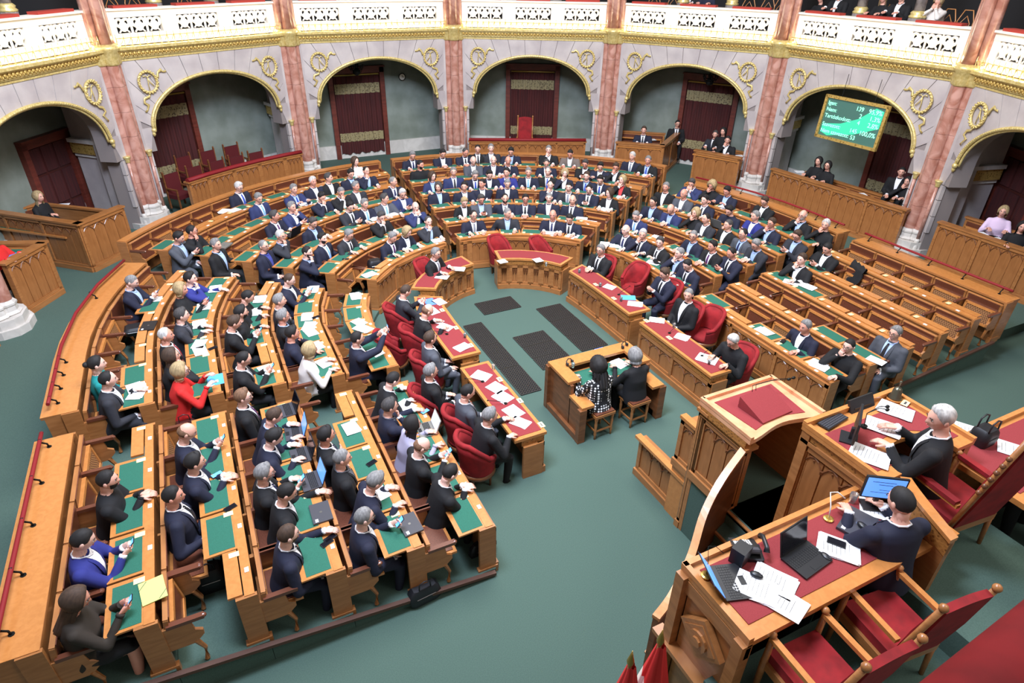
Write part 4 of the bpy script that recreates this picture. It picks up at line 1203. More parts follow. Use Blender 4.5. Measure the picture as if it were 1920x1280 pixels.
def tub_chair(x, y, rz, lab, far=False):
    t = thing('tub_armchair', lab, 'armchair', (x, y, 0), rz, 'red velvet tub armchairs at the red desks')
    def shell():
        m = MB(); A = [i*7.5 for i in range(-18, 19)]; ro, ri = [], []
        def hgt(a): a = abs(a); return .98-.30*min(1, max(0, (a-45)/60))**1.2-(.05*max(0, (a-110)/25))
        for z in (0, .35, .7, 1):
            ro.append([Vector(((.30+.05*z)*math.sin(D2(a)), (.27+.05*z)*math.cos(D2(a))+(.06*z*max(0, math.cos(D2(a)))), .36+(hgt(a)-.36)*z)) for a in A])
        for z in (1, .6, .2):
            ri.append([Vector(((.23+.04*z)*math.sin(D2(a)), (.20+.04*z)*math.cos(D2(a))+(.06*z*max(0, math.cos(D2(a)))), .36+(hgt(a)-.36)*z+.0)) for a in A])
        m.grid(ro+ri)
        for e in (0, -1): 
            col = [r[e] for r in ro+ri]; m.add(col, [tuple(range(len(col))) if e == 0 else tuple(range(len(col)))[::-1]])
        top = [Vector(((.315)*math.sin(D2(a)), (.285)*math.cos(D2(a))+.06*max(0, math.cos(D2(a))), hgt(a)+.005)) for a in A]; m.tube(top, .045, 8)
        return m.mesh('shell_back', 'red_velvet', True)
    def seat():
        m = MB(); m.lathe([(.24, .34), (.285, .36), (.29, .42), (.26, .465), (.12, .49), (.01, .495)], 20); return m.mesh('seat', 'red_velvet', True)
    def rail():
        m = MB(); m.lathe([(.27, .26), (.30, .27), (.30, .34), (.27, .35)], 20); return m.mesh('seat_rail', 'oak_dark', True)
    def leg(): return MB().tube([(0, 0, .3), (0, 0, .15), (0, 0, 0)], [.03, .024, .018], 8).mesh('leg', 'oak_dark', True)
    link('shell_back', cached('tub', shell), t); link('seat', cached('tubs', seat), t); link('seat_rail', cached('tubr', rail), t)
    t.scale = (.93, .93, .96)
    for a in (45, 135, 225, 315): link('leg', cached('tubl', leg), t, M=Matrix.Translation((.22*math.cos(D2(a)), .22*math.sin(D2(a)), 0)))
    return t
MIN = [ # px, py head, facing degrees (0 = towards -y, 90 = +x), spec
 (817, 477, 40, 'M gs k w g dd', 'grey-haired man in black suit with glasses at the curved corner desk', 'G'),
 (760, 554, 90, 'M bc h w k pp v', 'brown-haired man in dark suit holding phone, topmost at the left red desks', ''),
 (799, 590, 92, 'M ro k w - dd v', 'bald man in black suit bent writing over the left red desk', ''),
 (810, 638, 90, 'M bs g w - ll', 'brown-grey haired man in grey suit sitting back, left red chairs', ''),
 (811, 700, 90, 'M gs k w p ll', 'grey-haired man with striped tie reclining in red armchair, left side', ''),
 (877, 745, 90, 'M kB g w o ll v', 'balding man in grey suit and orange tie, left red armchair', ''),
 (918, 782, 92, 'M gs k w - dr', 'grey-haired man in black reaching over the lowest left red desk', ''),
 (1125, 472, -72, 'M gs k w k ff', 'grey-haired man in black suit with glasses at top of right red desk', 'G'),
 (1246, 520, -88, 'M bs n w k pp v', 'brown-haired man in navy suit reading a tablet in red armchair', ''),
 (1288, 557, -88, 'M gc k w - ll', 'grey cropped man in black suit at upper end of second right red desk', 'Y30'),
 (1375, 645, -88, 'M ws k x - dd v', 'white-haired man in black with glasses leaning on right red desk', 'G')]
for px, py, fd, sp, lab, ex in MIN:
    w = ['0', '0']+sp.split(); pose = w[7]; v = 'v' if len(w) > 8 else ''
    h = 1.20-(.06 if v else 0); q = at(px, py, h)
    s = person_spec(w, v+ex); s['pose'] = pose
    lean = .26 if 'd' in pose else (.02 if pose == 'll' else .12)
    rz = math.radians(fd); f = Vector((math.sin(rz), -math.cos(rz), 0))
    off = math.sin(lean)*.55+.05
    x, y = q.x-f.x*off, q.y-f.y*off
    if abs(fd) > 80:
        x = min(x, -3.02) if fd > 0 else max(x, 1.92)
    person((x, y, .0), rz, lean=lean, label=lab, group='people at the red-topped desks', skin='skin', far=False, **s)
    tub_chair(x-f.x*.02, y-f.y*.06, rz, 'red velvet tub armchair, '+('%s occupied one on the %s side' % (OW[sum(1 for a in MIN if (a[0] < 1000) == (px < 1000) and a[1] < py)], 'left' if px < 1000 else 'right')))
for px, py, fd, lab in ((938, 462, 22, 'empty red velvet armchair behind the curved table, left one'), (1016, 464, 35, 'empty red velvet armchair behind the curved table, right one'),
    (1190, 515, -82, 'empty red velvet armchair beside the top right red desk'), (1326, 600, -88, 'empty wide red velvet armchair left of the white-haired man'),
    (735, 640, 90, 'empty red velvet armchair below the topmost left red chair')):
    q = at(px, py, .75)
    if fd > 60: q.x = min(q.x, -3.1)
    tub_chair(q.x, q.y, math.radians(fd), lab)
for i, (px, py, ro) in enumerate(((829, 582, 60), (855, 615, 60), (883, 648, 60), (937, 712, 60), (975, 752, 60), (1015, 797, 60), (1117, 534, -60), (1151, 560, -60), (1212, 602, -60), (1255, 634, -60))):
    q = at(px, py, DM); t = thing('name_sign', 'pale name card on the %s red desks, %s from top' % ('left' if i < 6 else 'right', OW[i if i < 6 else i-6]), 'card', (q.x, q.y, DM+.008), PI/2)
    m = MB(); m.box(0, 0, .003, .13, .08, .005); obj('plate', m, 'card', t); m = MB(); m.box(0, 0, .006, .07, .015, .001); obj('print', m, 'ink', t)
for i, (px, py, dx) in enumerate(((838, 627, .3), (905, 716, .3), (948, 757, .3), (1160, 553, -.3), (1255, 625, -.3), (1316, 668, -.3))):
    q = at(px, py, DM); t = thing('desk_microphone', 'thin black microphone on the %s red desks, %s from top' % ('left' if i < 3 else 'right', OW[i % 3]), 'microphone', (q.x, q.y, DM+.006))
    m = MB(); m.lathe([(.03, 0), (.03, .012)], 10); obj('foot', m, 'iron', t); m = MB(); m.tube([(0, 0, .01), (-dx*.3, .02, .06), (-dx*1.0, .04, .13)], .005, 5); m.ball((-dx*1.0, .04, .13), .014, 6); obj('gooseneck', m, 'iron', t, True)
# ================================================================ stenographers' desk
t = thing('stenographer_desk', 'oak stenographers desk with green top in the middle of the hall', 'desk')
x0, x1, y0, y1 = -1.38, .24, -5.15, -4.04
m = MB(); m.box((x0+x1)/2, y1-.10, .93, x1-x0+.06, .26, .05); m.box(x0+.09, y1-.455, .93, .24, .45, .05); m.box(x1-.09, y1-.455, .93, .24, .45, .05)
m.box(x0+.1, y0+.18, .70, .24, .42, .05); m.box(x1-.1, y0+.18, .70, .24, .42, .05); obj('upper_ledge', m, 'oak_top', t)
m = MB(); m.box((x0+x1)/2, y1-.45, .76, x1-x0-.3, .5, .04); obj('writing_surface', m, 'oak_top', t)
m = MB(); m.box((x0+x1)/2, y1-.44, .785, x1-x0-.4, .4, .006); obj('green_pad', m, 'green_baize', t)
for s, xx in ((-1, x0), (1, x1)):
    m = MB(); m.box(xx-s*.03, (y0+y1)/2+.19, .45, .06, y1-y0-.38, .9); m.box(xx-s*.03, y0+.2, .34, .06, .4, .68); m.box(xx, (y0+y1)/2, .06, .12, y1-y0, .12); m.box(xx, y1-.006, .45, .132, .1, .898); m.box(xx, y0, .34, .132, .1, .678); obj('side_panel', m, 'oak_dark', t)
m = MB(); m.box((x0+x1)/2, y1, .45, x1-x0, .06, .9); m.box((x0+x1)/2, y1+.04, .058, x1-x0-.14, .1, .11); obj('front_panel', m, 'oak_dark', t)
def stool(x, y, lab):
    t = thing('stool', lab, 'stool', (x, y, 0), .05, 'leather stools at the stenographers desk')
    m = MB(); m.box(0, 0, .47, .40, .38, .05); obj('seat_frame', m, 'oak', t)
    m = MB(); m.box(0, 0, .505, .375, .355, .03); obj('leather_pad', m, 'leather', t)
    for sx in (-1, 1):
        for sy in (-1, 1):
            m = MB(); m.lathe([(.02, 0), (.016, .06), (.028, .1), (.02, .2), (.028, .3), (.022, .36), (.03, .4), (.03, .45)], 8); obj('leg', m, 'oak', t, True, loc=(sx*.165, sy*.155, 0))
    m = MB(); m.box(0, .155, .16, .33, .02, .03); m.box(0, -.155, .16, .33, .02, .03); m.box(.165, 0, .16, .02, .31, .03); m.box(-.165, 0, .16, .02, .31, .03); obj('stretcher', m, 'oak', t)
for px, py, sp, lab, top in ((1112, 683, 'F kY k x - dd', 'woman with long curly black hair and dotted blouse at stenographers desk', 'dots'), (1184, 668, 'F gm k x - dd', 'woman with grey-blond bob in black at stenographers desk', 'k')):
    q = at(px, py, 1.2); w = ['0', '0']+sp.split(); s = person_spec(w, 'v'); s['pose'] = 'dd'; s['top'] = top; s['yaw'] = 0
    y = -5.02
    person((q.x, y, .03), PI, lean=.12, label=lab, group=None, bottom='cloth_k', **s)
    stool(q.x, y-.02, 'brown leather stool under the woman in %s' % ('dotted blouse' if top == 'dots' else 'black'))
# ================================================================ speaker's rostrum
PX0, PX1, PY0, PY1 = -1.10, .12, -8.2, -7.32; ZP = 2.25; ZPF = 1.1
t = thing('speakers_lectern', 'oak speakers lectern with red top and sloping red book rest', 'lectern')
def curvefront(y, amp, n=12): return [(PX0+(PX1-PX0)*i/n, y+amp*math.sin(PI*i/n)**2) for i in range(n+1)]
m = MB(); back = curvefront(PY0, .10)
inner = [(PX0+.12, PY1-.12), (PX1-.12, PY1-.12)]
ring = [(PX0, PY1), *[p for p in back], (PX1, PY1)]
m.prism(ring if area2(ring) > 0 else ring[::-1], ZP-.06, ZP); obj('lectern_top', m, 'oak_pale', t)
m = MB(); ring = [(PX0+.13, PY1-.12), *[(x, y+.10) for x, y in curvefront(PY0, .10) if PX0+.12 < x < PX1-.12], (PX1-.13, PY1-.12)]
m.prism(ring if area2(ring) > 0 else ring[::-1], ZP, ZP+.008); obj('red_top', m, 'red_baize', t)
m = MB()
for a, b, c, d in ((PX0+.03, PX1-.03, PY1-.02, .05),): m.box((a+b)/2, c, ZP+.02, b-a, d, .05)
for xx in (PX0+.025, PX1-.025): m.box(xx, (PY0+PY1)/2, ZP+.02, .05, PY1-PY0, .05)
obj('raised_edge', m, 'oak_pale', t)
m = MB(); Rm = Matrix.Translation((-.50, -7.82, ZP+.012)) @ Matrix.Rotation(.06, 4, 'Z')
m.add([Rm @ Vector(v) for v in ((-.26, -.2, 0), (.26, -.2, 0), (.26, .2, 0), (-.26, .2, 0), (-.26, .2, .15), (.26, .2, .15), (-.26, -.2, .015), (.26, -.2, .015))],
      [(0, 3, 2, 1), (6, 7, 5, 4), (0, 1, 7, 6), (2, 3, 4, 5), (3, 0, 6, 4), (1, 2, 5, 7)]); obj('book_rest', m, 'red_baize', t)
m = MB(); m.box((PX0+PX1)/2, PY1-.12, (ZP+ZPF)/2, PX1-PX0-.1, .06, ZP-ZPF-.06); m.box((PX0+PX1)/2, PY1-.04, ZP-.11, PX1-PX0-.05, .1, .1); obj('front_carcass', m, 'oak', t)
for sx, xx in ((-1, PX0+.05), (1, PX1-.05)):
    m = MB(); m.box(xx, (PY0+PY1)/2, ZP-.13, .10, PY1-PY0-.1, .13); obj('carved_frieze', m, 'oak_carved', t)
    panelled(t, (xx, PY1-.08), (xx, PY0+.05), ZPF-.1, ZP-.2, flip=-sx, mod=1.3, nper=3)
panelled(t, (PX0+.02, PY1-.04), (PX1-.02, PY1-.04), 0, ZP-.15, flip=-1, mod=.6, nper=2)
m = MB()
for s in (-1, 1): m.tube([(-.42+s*.03, -7.55, ZP+.01), (-.42+s*.03, -7.52, ZP+.16), (-.2+s*.03, -7.62, ZP+.24), (-.02+s*.04, -7.70, ZP+.25)], .005, 5); m.ball((.0+s*.04, -7.70, ZP+.25), .02, 8, sc=(1.6, 1, 1))
tag(obj('microphone', m, 'iron', None, True), 'pair of thin gooseneck microphones on the speakers lectern', 'microphone')
# platform, wing walls and stairs
m = MB(); m.box((PX0+PX1)/2, (PY0+PY1)/2-.2, ZPF/2, PX1-PX0-.05, PY1-PY0+.4, ZPF); m.box(.2, -8.5, ZPF/2, 2.7, .75, ZPF); struct('floor', m, 'carpet')
m = MB(); m.box(-1.13, -8.5, ZPF-.01, .04, .72, .05); struct('trim_2', m, 'oak')
for i in range(6):
    z = ZPF-.18*(i+1); m = MB(); m.prism([(-1.1-.26*i, -8.15-.1*i), (-1.1-.26*i, -8.95-.05*i), (-1.36-.26*i, -9.0-.05*i), (-1.36-.26*i, -8.25-.1*i)], 0, z); struct('floor', m, 'carpet')
    m = MB(); m.prism([(-1.34-.26*i, -8.24-.1*i), (-1.34-.26*i, -9.0-.05*i), (-1.37-.26*i, -9.0-.05*i), (-1.37-.26*i, -8.25-.1*i)], z-.03, z+.004); struct('trim_2', m, 'oak')
t = thing('wing_wall', 'low oak wing wall standing out in front of the speakers lectern', 'low wall')
panelled(t, (-.95, -6.18), (-.95, -7.32), 0, .74, flip=1, mod=1.2, nper=4, cap=False)
m = MB(); m.box(-1.0, -6.75, .76, .10, 1.2, .05); obj('cap_rail', m, 'oak_top', t)
t = thing('wing_wall', 'short tall oak wing panel against the lectern front', 'low wall')
panelled(t, (-1.0, -7.0), (-1.0, -7.34), 0.9, 1.72, flip=1, mod=.4, nper=1, cap=False)
m = MB(); m.box(-1.0, -7.17, 1.74, .10, .36, .05); m.box(-1.0, -7.17, .45, .06, .34, .9); obj('cap_rail', m, 'oak_top', t)
panelled(thing('wing_wall', 'low oak wing wall on the right side of the lectern front', 'low wall'), (.1, -7.32), (.1, -6.2), 0, .74, flip=1, mod=1.2)
HR = [at(1395, 840, 2.08), at(1352, 900, 1.86), at(1320, 962, 1.62), at(1296, 1040, 1.42), at(1262, 1112, 1.36), at(1230, 1156, 1.36)]
t = thing('stair_handrail', 'broad curved oak handrail sweeping from lectern to secretaries desk', 'handrail')
def smooth(P, n=6):
    out = []
    for i in range(len(P)-1):
        p0, p1, p2, p3 = P[max(i-1, 0)], P[i], P[i+1], P[min(i+2, len(P)-1)]
        for j in range(n):
            u = j/n; out.append(.5*((2*p1)+(p2-p0)*u+(2*p0-5*p1+4*p2-p3)*u*u+(3*p1-p0-3*p2+p3)*u**3))
    return out+[P[-1]]
HS = smooth(HR); m = MB(); rows = []
for i, p in enumerate(HS):
    d = (HS[min(i+1, len(HS)-1)]-HS[max(i-1, 0)]); n = Vector((d.y, -d.x, 0)).normalized()*.042; rows.append([p-n+Vector((0, 0, -.05)), p+n+Vector((0, 0, -.05)), p+n, p-n])
m.grid(rows, 0, True); m.add(rows[0], [(3, 2, 1, 0)]); m.add(rows[-1], [(0, 1, 2, 3)]); obj('handrail', m, 'oak_top', t)
m = MB(); rows = []
for i, p in enumerate(HS):
    d = (HS[min(i+1, len(HS)-1)]-HS[max(i-1, 0)]); n = Vector((d.y, -d.x, 0)).normalized()*.03; rows.append([Vector((p.x-n.x, p.y-n.y, 0)), Vector((p.x+n.x, p.y+n.y, 0)), p+n-Vector((0, 0, .04)), p-n-Vector((0, 0, .04))])
m.grid(rows, 0, True); m.add(rows[0], [(3, 2, 1, 0)]); m.add(rows[-1], [(0, 1, 2, 3)]); obj('stair_wall', m, 'oak_dark', t)
# secretaries' and president's platforms and desks
ZS, ZR = 1.88, 2.17
EXT = True
m = MB(); m.box(-2.2, -10.75, ZS/2, 2.2, 1.4, ZS); m.box(1.2, -10.75, ZS/2, 2.2, 1.6, ZS); struct('floor', m, 'carpet')
m = MB(); m.box(-.48, -10.3, ZR/2, 1.5, 1.3, ZR); struct('floor', m, 'carpet')
m = MB(); m.box(0, -14, .9, 9, 4.6, 1.8); struct('floor', m, 'carpet')
def sec_desk(x0, x1, y0, y1, z, lab, side):
    t = thing('secretary_desk', lab, 'desk')
    m = MB(); m.box((x0+x1)/2, (y0+y1)/2, z-.03, x1-x0, y1-y0, .06); m.box((x0+x1)/2, y1-.02, z+.02, x1-x0, .05, .05); m.box(x0+.02 if side < 0 else x1-.02, (y0+y1)/2, z+.02, .05, y1-y0, .05); obj('desk_top', m, 'oak_top', t)
    m = MB(); m.box((x0+x1)/2, (y0+y1)/2+.01, z+.004, x1-x0-.22, y1-y0-.22, .008); obj('red_baize', m, 'red_baize', t)
    m = MB(); m.box((x0+x1)/2, y1-.06, (z+0)/2, x1-x0-.06, .06, z-.05); obj('front_carcass', m, 'oak', t)
    panelled(t, (x0+.03, y1-.02), (x1-.03, y1-.02), .9, z-.22, flip=-1, mod=.9, nper=3)
    xs = x0 if side < 0 else x1
    m = MB(); m.box(xs-side*.09 if 0 else xs+(.06 if side < 0 else -.06), (y0+y1)/2, z/2, .06, y1-y0-.04, z-.06); m.box(xs+(.02 if side < 0 else -.02), (y0+y1)/2, z-.14, .05, y1-y0, .14); m.box(xs+(-.02 if side < 0 else .02), (y0+y1)/2-.05, 1.72, .12, y1-y0+.3, .05)
    for yy in (y0+.05, y1-.05): m.box(xs, yy, z/2, .10, .10, z-.08)
    obj('side_panel', m, 'oak', t)
    m = MB(); M_ = Matrix.Translation((xs+(-.01 if side < 0 else .01), (y0+y1)/2, 2.2)) @ Matrix.Rotation(PI/2, 4, 'Y') @ Matrix.Rotation(PI/4, 4, 'Z')
    m.box(0, 0, 0, .34, .34, .06, M=M_); m.box(0, 0, 0, .26, .26, .08, M=M_); m.lathe([(.1, -.06), (.1, .02), (.06, .06)], 12, M=M_); m.lathe([(.05, -.08), (.05, -.02)], 8, M=M_); obj('carved_diamond', m, 'oak', t)
    return t
sdL = sec_desk(-3.24, -1.10, -10.28, -9.50, 2.66, 'left secretaries desk with red top, two laptops and a telephone', -1)
sec_desk(.16, 2.2, -10.35, -9.45, 2.66, 'right secretaries desk partly cut by the right edge of the photo', 1)
m = MB(); m.box(-.93, -10.03, 2.63, .36, .52, .06); obj('desk_top', m, 'oak_top', sdL)
t = thing('presidents_desk', 'presidents raised oak desk with red top, monitor and bell', 'desk')
x0, x1, y0, y1, z = -1.17, .22, -9.72, -8.80, 2.95
m = MB(); ring = [(x0, y1), (x0, y0), (x0+.28, y0)]+[(-.48+.42*math.cos(PI-PI*i/12), y0+.04+.30*math.sin(PI*i/12)) for i in range(13)]+[(x1-.28, y0), (x1, y0), (x1, y1)]
m.prism(ring if area2(ring) > 0 else ring[::-1], z-.05, z); obj('desk_top', m, 'oak_top', t)
m = MB(); ring = [(x0+.09, y1-.2), (x0+.09, y0+.12), (x0+.3, y0+.12)]+[(-.48+.50*math.cos(PI-PI*i/12), y0+.06+.37*math.sin(PI*i/12)) for i in range(1, 12)]+[(x1-.3, y0+.12), (x1-.09, y0+.12), (x1-.09, y1-.2)]
m.prism(ring if area2(ring) > 0 else ring[::-1], z, z+.006); obj('red_baize', m, 'red_baize', t)
m = MB(); m.box((x0+x1)/2, y1-.02, z+.03, x1-x0, .05, .06)
for xx in (x0+.02, x1-.02): m.box(xx, (y0+y1)/2, z+.02, .045, y1-y0, .045)
obj('raised_edge', m, 'oak_top', t)
m = MB(); m.box((x0+x1)/2, y1-.1, z-.12, x1-x0-.08, .1, .12); m.box(x0+.08, (y0+y1)/2, z-.12, .1, y1-y0-.08, .12); m.box(x1-.08, (y0+y1)/2, z-.12, .1, y1-y0-.08, .12); obj('carved_frieze', m, 'oak_carved', t)
for xx, f in ((x0+.06, 1), (x1-.06, -1)):
    panelled(t, (xx, y1-.05), (xx, y0+.08), 1.1, z-.18, flip=f, mod=1.2, nper=3)
panelled(t, (x0+.05, y1-.05), (x1-.05, y1-.05), 1.1, z-.18, flip=-1, mod=.7, nper=3)
for xx, yy in ((x0+.06, y1-.06), (x1-.06, y1-.06), (x0+.06, y0+.06), (x1-.06, y0+.06)): m = MB(); m.box(xx, yy, 1.95, .1, .1, 1.9); obj('corner_post', m, 'oak', t)
# curved screen wall right of the secretaries desk
t = thing('curved_screen', 'curved oak screen with carved band beside the left secretaries desk', 'screen')
CP = [at(1698, 894, 2.93), at(1716, 920, 2.95), at(1752, 965, 2.92), at(1790, 1010, 2.85)]
CS = smooth(CP, 4)
for nm, mt, z0, z1, th in (('screen_body', 'oak', ZS-.3, None, .03), ('screen_cap', 'oak_top', -.04, 0, .05), ('carved_band', 'oak_carved', -.2, -.06, .036)):
    m = MB(); rows = []
    for i, p in enumerate(CS):
        d = (CS[min(i+1, len(CS)-1)]-CS[max(i-1, 0)]); n = Vector((d.y, -d.x, 0)).normalized()*th
        a, b = (z0, p.z-.04) if z1 is None else (p.z+z0, p.z+z1)
        rows.append([Vector((p.x-n.x, p.y-n.y, a)), Vector((p.x+n.x, p.y+n.y, a)), Vector((p.x+n.x, p.y+n.y, b)), Vector((p.x-n.x, p.y-n.y, b))])
    m.grid(rows, 0, True); m.add(rows[0], [(3, 2, 1, 0)]); m.add(rows[-1], [(0, 1, 2, 3)]); obj(nm, m, mt, t)
# red chairs at the rostrum
def high_chair(x, y, z, rz, lab, h=1.25, w=.56, arched=False):
    t = thing('high_backed_chair', lab, 'chair', (x, y, z), rz)
    m = MB(); m.box(0, 0, .44, w-.06, .5, .10); obj('seat', m, 'red_velvet', t)
    m = MB(); m.box(0, 0, .36, w, .54, .08); obj('seat_rail', m, 'oak', t)
    T = Matrix.Translation((0, .25, .42)) @ Matrix.Rotation(math.radians(-10), 4, 'X'); H = h-.42
    m = MB(); rows = []
    for j in range(9):
        xx = -(w-.1)/2+(w-.1)*j/8; top = H-.02-(0 if not arched else 0)+(.10*math.sin(PI*j/8) if arched else .035*math.sin(PI*j/8)); rows.append([T @ Vector((xx, -.03, 0)), T @ Vector((xx, -.045, top*.5)), T @ Vector((xx, -.03, top)), T @ Vector((xx, .03, top)), T @ Vector((xx, .04, top*.5)), T @ Vector((xx, .03, 0))])
    m.grid(rows, 0, True); m.add(rows[0], [tuple(range(6))[::-1]]); m.add(rows[-1], [tuple(range(6))]); obj('back', m, 'red_velvet', t)
    for s in (-1, 1):
        m = MB(); m.tube([T @ Vector((s*(w/2-.02), 0, -.1)), T @ Vector((s*(w/2-.02), 0, H))], .024, 8); m.ball(T @ Vector((s*(w/2-.02), 0, H+.03)), .035, 10); m.tube([(s*(w/2-.02), .24, .4), (s*(w/2-.02), .27, 0)], [.028, .02], 8); obj('back_post', m, 'oak', t, True)
        m = MB(); m.box(s*(w/2-.01), -.0, .68, .05, .5, .04); obj('armrest', m, 'oak_top', t)
        m = MB(); m.tube([(s*(w/2-.01), -.24, 0), (s*(w/2-.01), -.24, .3), (s*(w/2-.01), -.24, .68)], [.022, .03, .024], 8); m.ball((s*(w/2-.01), -.25, .72), .035, 8); obj('front_leg', m, 'oak', t, True)
        if arched: m = MB(); m.box(s*(w/2-.01), .0, .71, .07, .46, .04); obj('arm_pad', m, 'red_velvet', t)
    if arched:
        m = MB(); P = [T @ Vector((-(w/2-.03)+(w-.06)*j/10, 0, H+.0+.11*math.sin(PI*j/10))) for j in range(11)]; m.tube(P, .028, 8)
        for s in (-1, 1):
            for j in range(6): m.ball(T @ Vector((s*(w/2+.01), 0, H*.45+j*.09)), .025, 6)
        m.ball(T @ Vector((0, 0, H+.17)), .05, 8); m.lathe([(.03, -.02), (.06, .0), (.03, .06)], 8, M=T @ Matrix.Translation((0, 0, H+.12))); obj('carved_crest', m, 'oak_dark', t, True)
    return t
high_chair(-1.82, -10.50, ZS, PI-.12, 'red high-backed chair of the dark-haired secretary in the dark suit')
high_chair(-2.72, -10.54, ZS, PI-.05, 'empty red high-backed chair at the left end of secretaries desk')
high_chair(-.36, -9.95, ZR, PI-.1, 'tall red presidents chair with carved wooden crest', 1.62, .64, True)
high_chair(.95, -10.75, ZS, PI, 'red chair behind the right secretaries desk')
q = at(1750, 783, 3.36)
person((q.x+.03, q.y-.18, ZR+.0), PI+.45, pose='dd', lean=.14, yaw=.6, pitch=.16, hair='w', style='s', top='k', shirt='w', label='white-haired president in black suit reading papers at the raised desk')
q = at(1674, 950, 3.07)
person((q.x+.02, q.y-.16, ZS), PI-.25, pose='dd', lean=.16, yaw=.1, pitch=.25, hair='k', style='c', top='n', label='dark-haired secretary seen from behind at the laptop screen')
person((.85, -10.55, ZS), PI+.1, pose='dd', lean=.2, hair='k', style='s', top='k', label='person at right edge with only a writing hand showing')
# ================================================================ papers, phones, laptops on desks
def paper(px, py, z, rot=0, w=.21, h=.297, m_='paper', n=2, label=None, cat='paper', nm='paper_sheets', grp='loose white papers on the desks', jit=.04):
    q = at(px, py, z); t = thing(nm, label, cat, (q.x, q.y, z), math.radians(rot), grp if m_ == 'paper' else None)
    for i in range(n):
        b = MB(); b.box(0, 0, .003+.004*i, w, h, .003)
        if m_ == 'paper' and i == n-1:
            pass
        o = obj('sheet', b, m_, t); o.location = (random.uniform(-jit, jit)*(i > 0), random.uniform(-jit, jit)*(i > 0), 0); o.rotation_euler = (0, 0, random.uniform(-.12, .12)*(i > 0))
    if m_ == 'paper':
        b = MB()
        for j in range(7): b.box(random.uniform(-.01, .01), h*.38-j*.034, .0, w*.72*random.uniform(.7, 1), .004, .001)
        obj('print_lines', b, 'steel', o, loc=(0, 0, .0052+.004*(n-1)))
    return t
DZ = lambda k: zd(k)+.004
PAP = '''311 558 4 5|282 722 4 10|270 735 4 -20|419 541 3 10|402 573 3 8|392 604 3 12|392 641 3 -20|403 652 3 8|498 560 2 2|496 582 2 4|517 689 2 12|597 543 1 8|592 592 1 -5|598 608 1 -25|600 619 1 12|608 645 1 14|627 676 1 20|
682 555 0 12|689 601 0 25|702 612 0 35|719 657 0 20|676 797 1 10|787 756 0 20|740 914 1 15|1343 394 4 0|1317 415 3 20|1266 432 1 10|1208 496 0 30|1563 526 2 10|1543 521 2 -8|1468 532 2 30|1425 622 0 5|
1530 687 0 15|1636 678 1 12|908 443 0 0|1028 442 0 5|1068 449 0 5|1102 422 1 5|1132 398 2 20|1158 376 3 5|1208 333 5 0|633 403 4 -20|583 385 4 20|620 378 4 10|747 408 2 5|713 413 2 -8|710 516 0 -30|1122 466 0 30|456 398 5 -5|404 393 5 20|1141 468 0 25|830 455 0 -10|1098 400 1 10'''
wh = lambda px, py: 'on the desk near %s' % ''
def nearest(px, py):
    b = min(PEOPLE, key=lambda p: math.hypot(p['px']-px, (p['py']+28-py)*1.0)); return b
used_l = {}
for s in PAP.replace('\n', '').split('|'):
    a = s.split(); px, py, k, ro = float(a[0]), float(a[1]), int(a[2]), float(a[3])
    q = at(px, py, DZ(k)); sd, r, t_ = rt(q.x, q.y); rr = min(max(r, R0+DR*k+.2), R0+DR*k+.36); x, y = PP(sd, rr, t_); b = nearest(px, py)
    lab = 'white papers near the '+' '.join(describe(b['w'], '').split(',')[0].split()[:6])
    used_l[lab] = used_l.get(lab, 0)+1
    pre = {1: '', 2: 'second ', 3: 'third ', 4: 'fourth ', 5: 'fifth ', 6: 'sixth '}.get(used_l[lab], 'further ')
    blk = b.get('blk', '')
    tt = paper(px, py, DZ(k), label=(pre+lab+', '+ORD[k]+' desk '+blk).strip(), n=random.choice((1, 2, 3))); tt.location = (x, y, D_LEAF(k)); tt.rotation_euler = (0, 0, outang(sd, t_)+PI/2+math.radians(ro))
MP = [(806, 566, 0, 'folder_blue', .22, .31, 'blue folder at the top of left red desk', 'folder'), (823, 566, 20, 'paper', .2, .28, '', ''), (811, 583, 10, 'paper', .21, .297, '', ''), (822, 603, 40, 'paper', .15, .2, '', ''), (835, 613, 30, 'paper', .21, .297, '', ''),
      (866, 651, 20, 'paper', .28, .21, '', ''), (903, 705, 35, 'paper', .25, .297, '', ''), (931, 727, 20, 'paper', .25, .297, '', ''), (943, 745, 20, 'paper', .25, .297, '', ''), (963, 772, 15, 'paper', .25, .297, '', ''), (976, 792, 30, 'paper', .21, .297, '', ''),
      (829, 519, 50, 'paper', .21, .297, '', ''), (859, 504, 60, 'paper', .21, .297, '', ''), (1009, 488, 0, 'paper', .21, .2, '', ''), (942, 490, 0, 'paper', .21, .2, '', ''),
      (1143, 538, 25, 'paper', .21, .25, '', ''), (1178, 558, 60, 'paper_blue', .22, .31, 'light blue folder at lower end of right red desk', 'folder'), (1190, 570, 50, 'paper', .21, .297, '', ''), (1232, 600, 50, 'paper', .21, .297, '', ''), (1278, 632, 30, 'paper', .21, .25, '', ''), (1325, 672, 30, 'paper', .28, .35, '', '')]
for i, (px, py, ro, m_, w, h, lab, cat) in enumerate(MP):
    q = at(px, py, DM+.006)
    if m_ == 'paper': lab = 'white papers on the %s red desk, %s sheet pile counted from its top end' % ('left' if i < 11 else ('corner' if i < 13 else ('curved centre' if i < 15 else 'right')), OW[[0, 0, 1, 2, 3, 4, 5, 6, 7, 8, 9, 0, 1, 0, 1, 0, 0, 1, 2, 3, 4][i]]); cat = 'paper'
    paper(px, py, DM+.007, ro, w, h, m_, 1 if m_ != 'paper' else 2, lab, cat, 'paper_sheets' if m_ == 'paper' else 'folder', jit=.02)
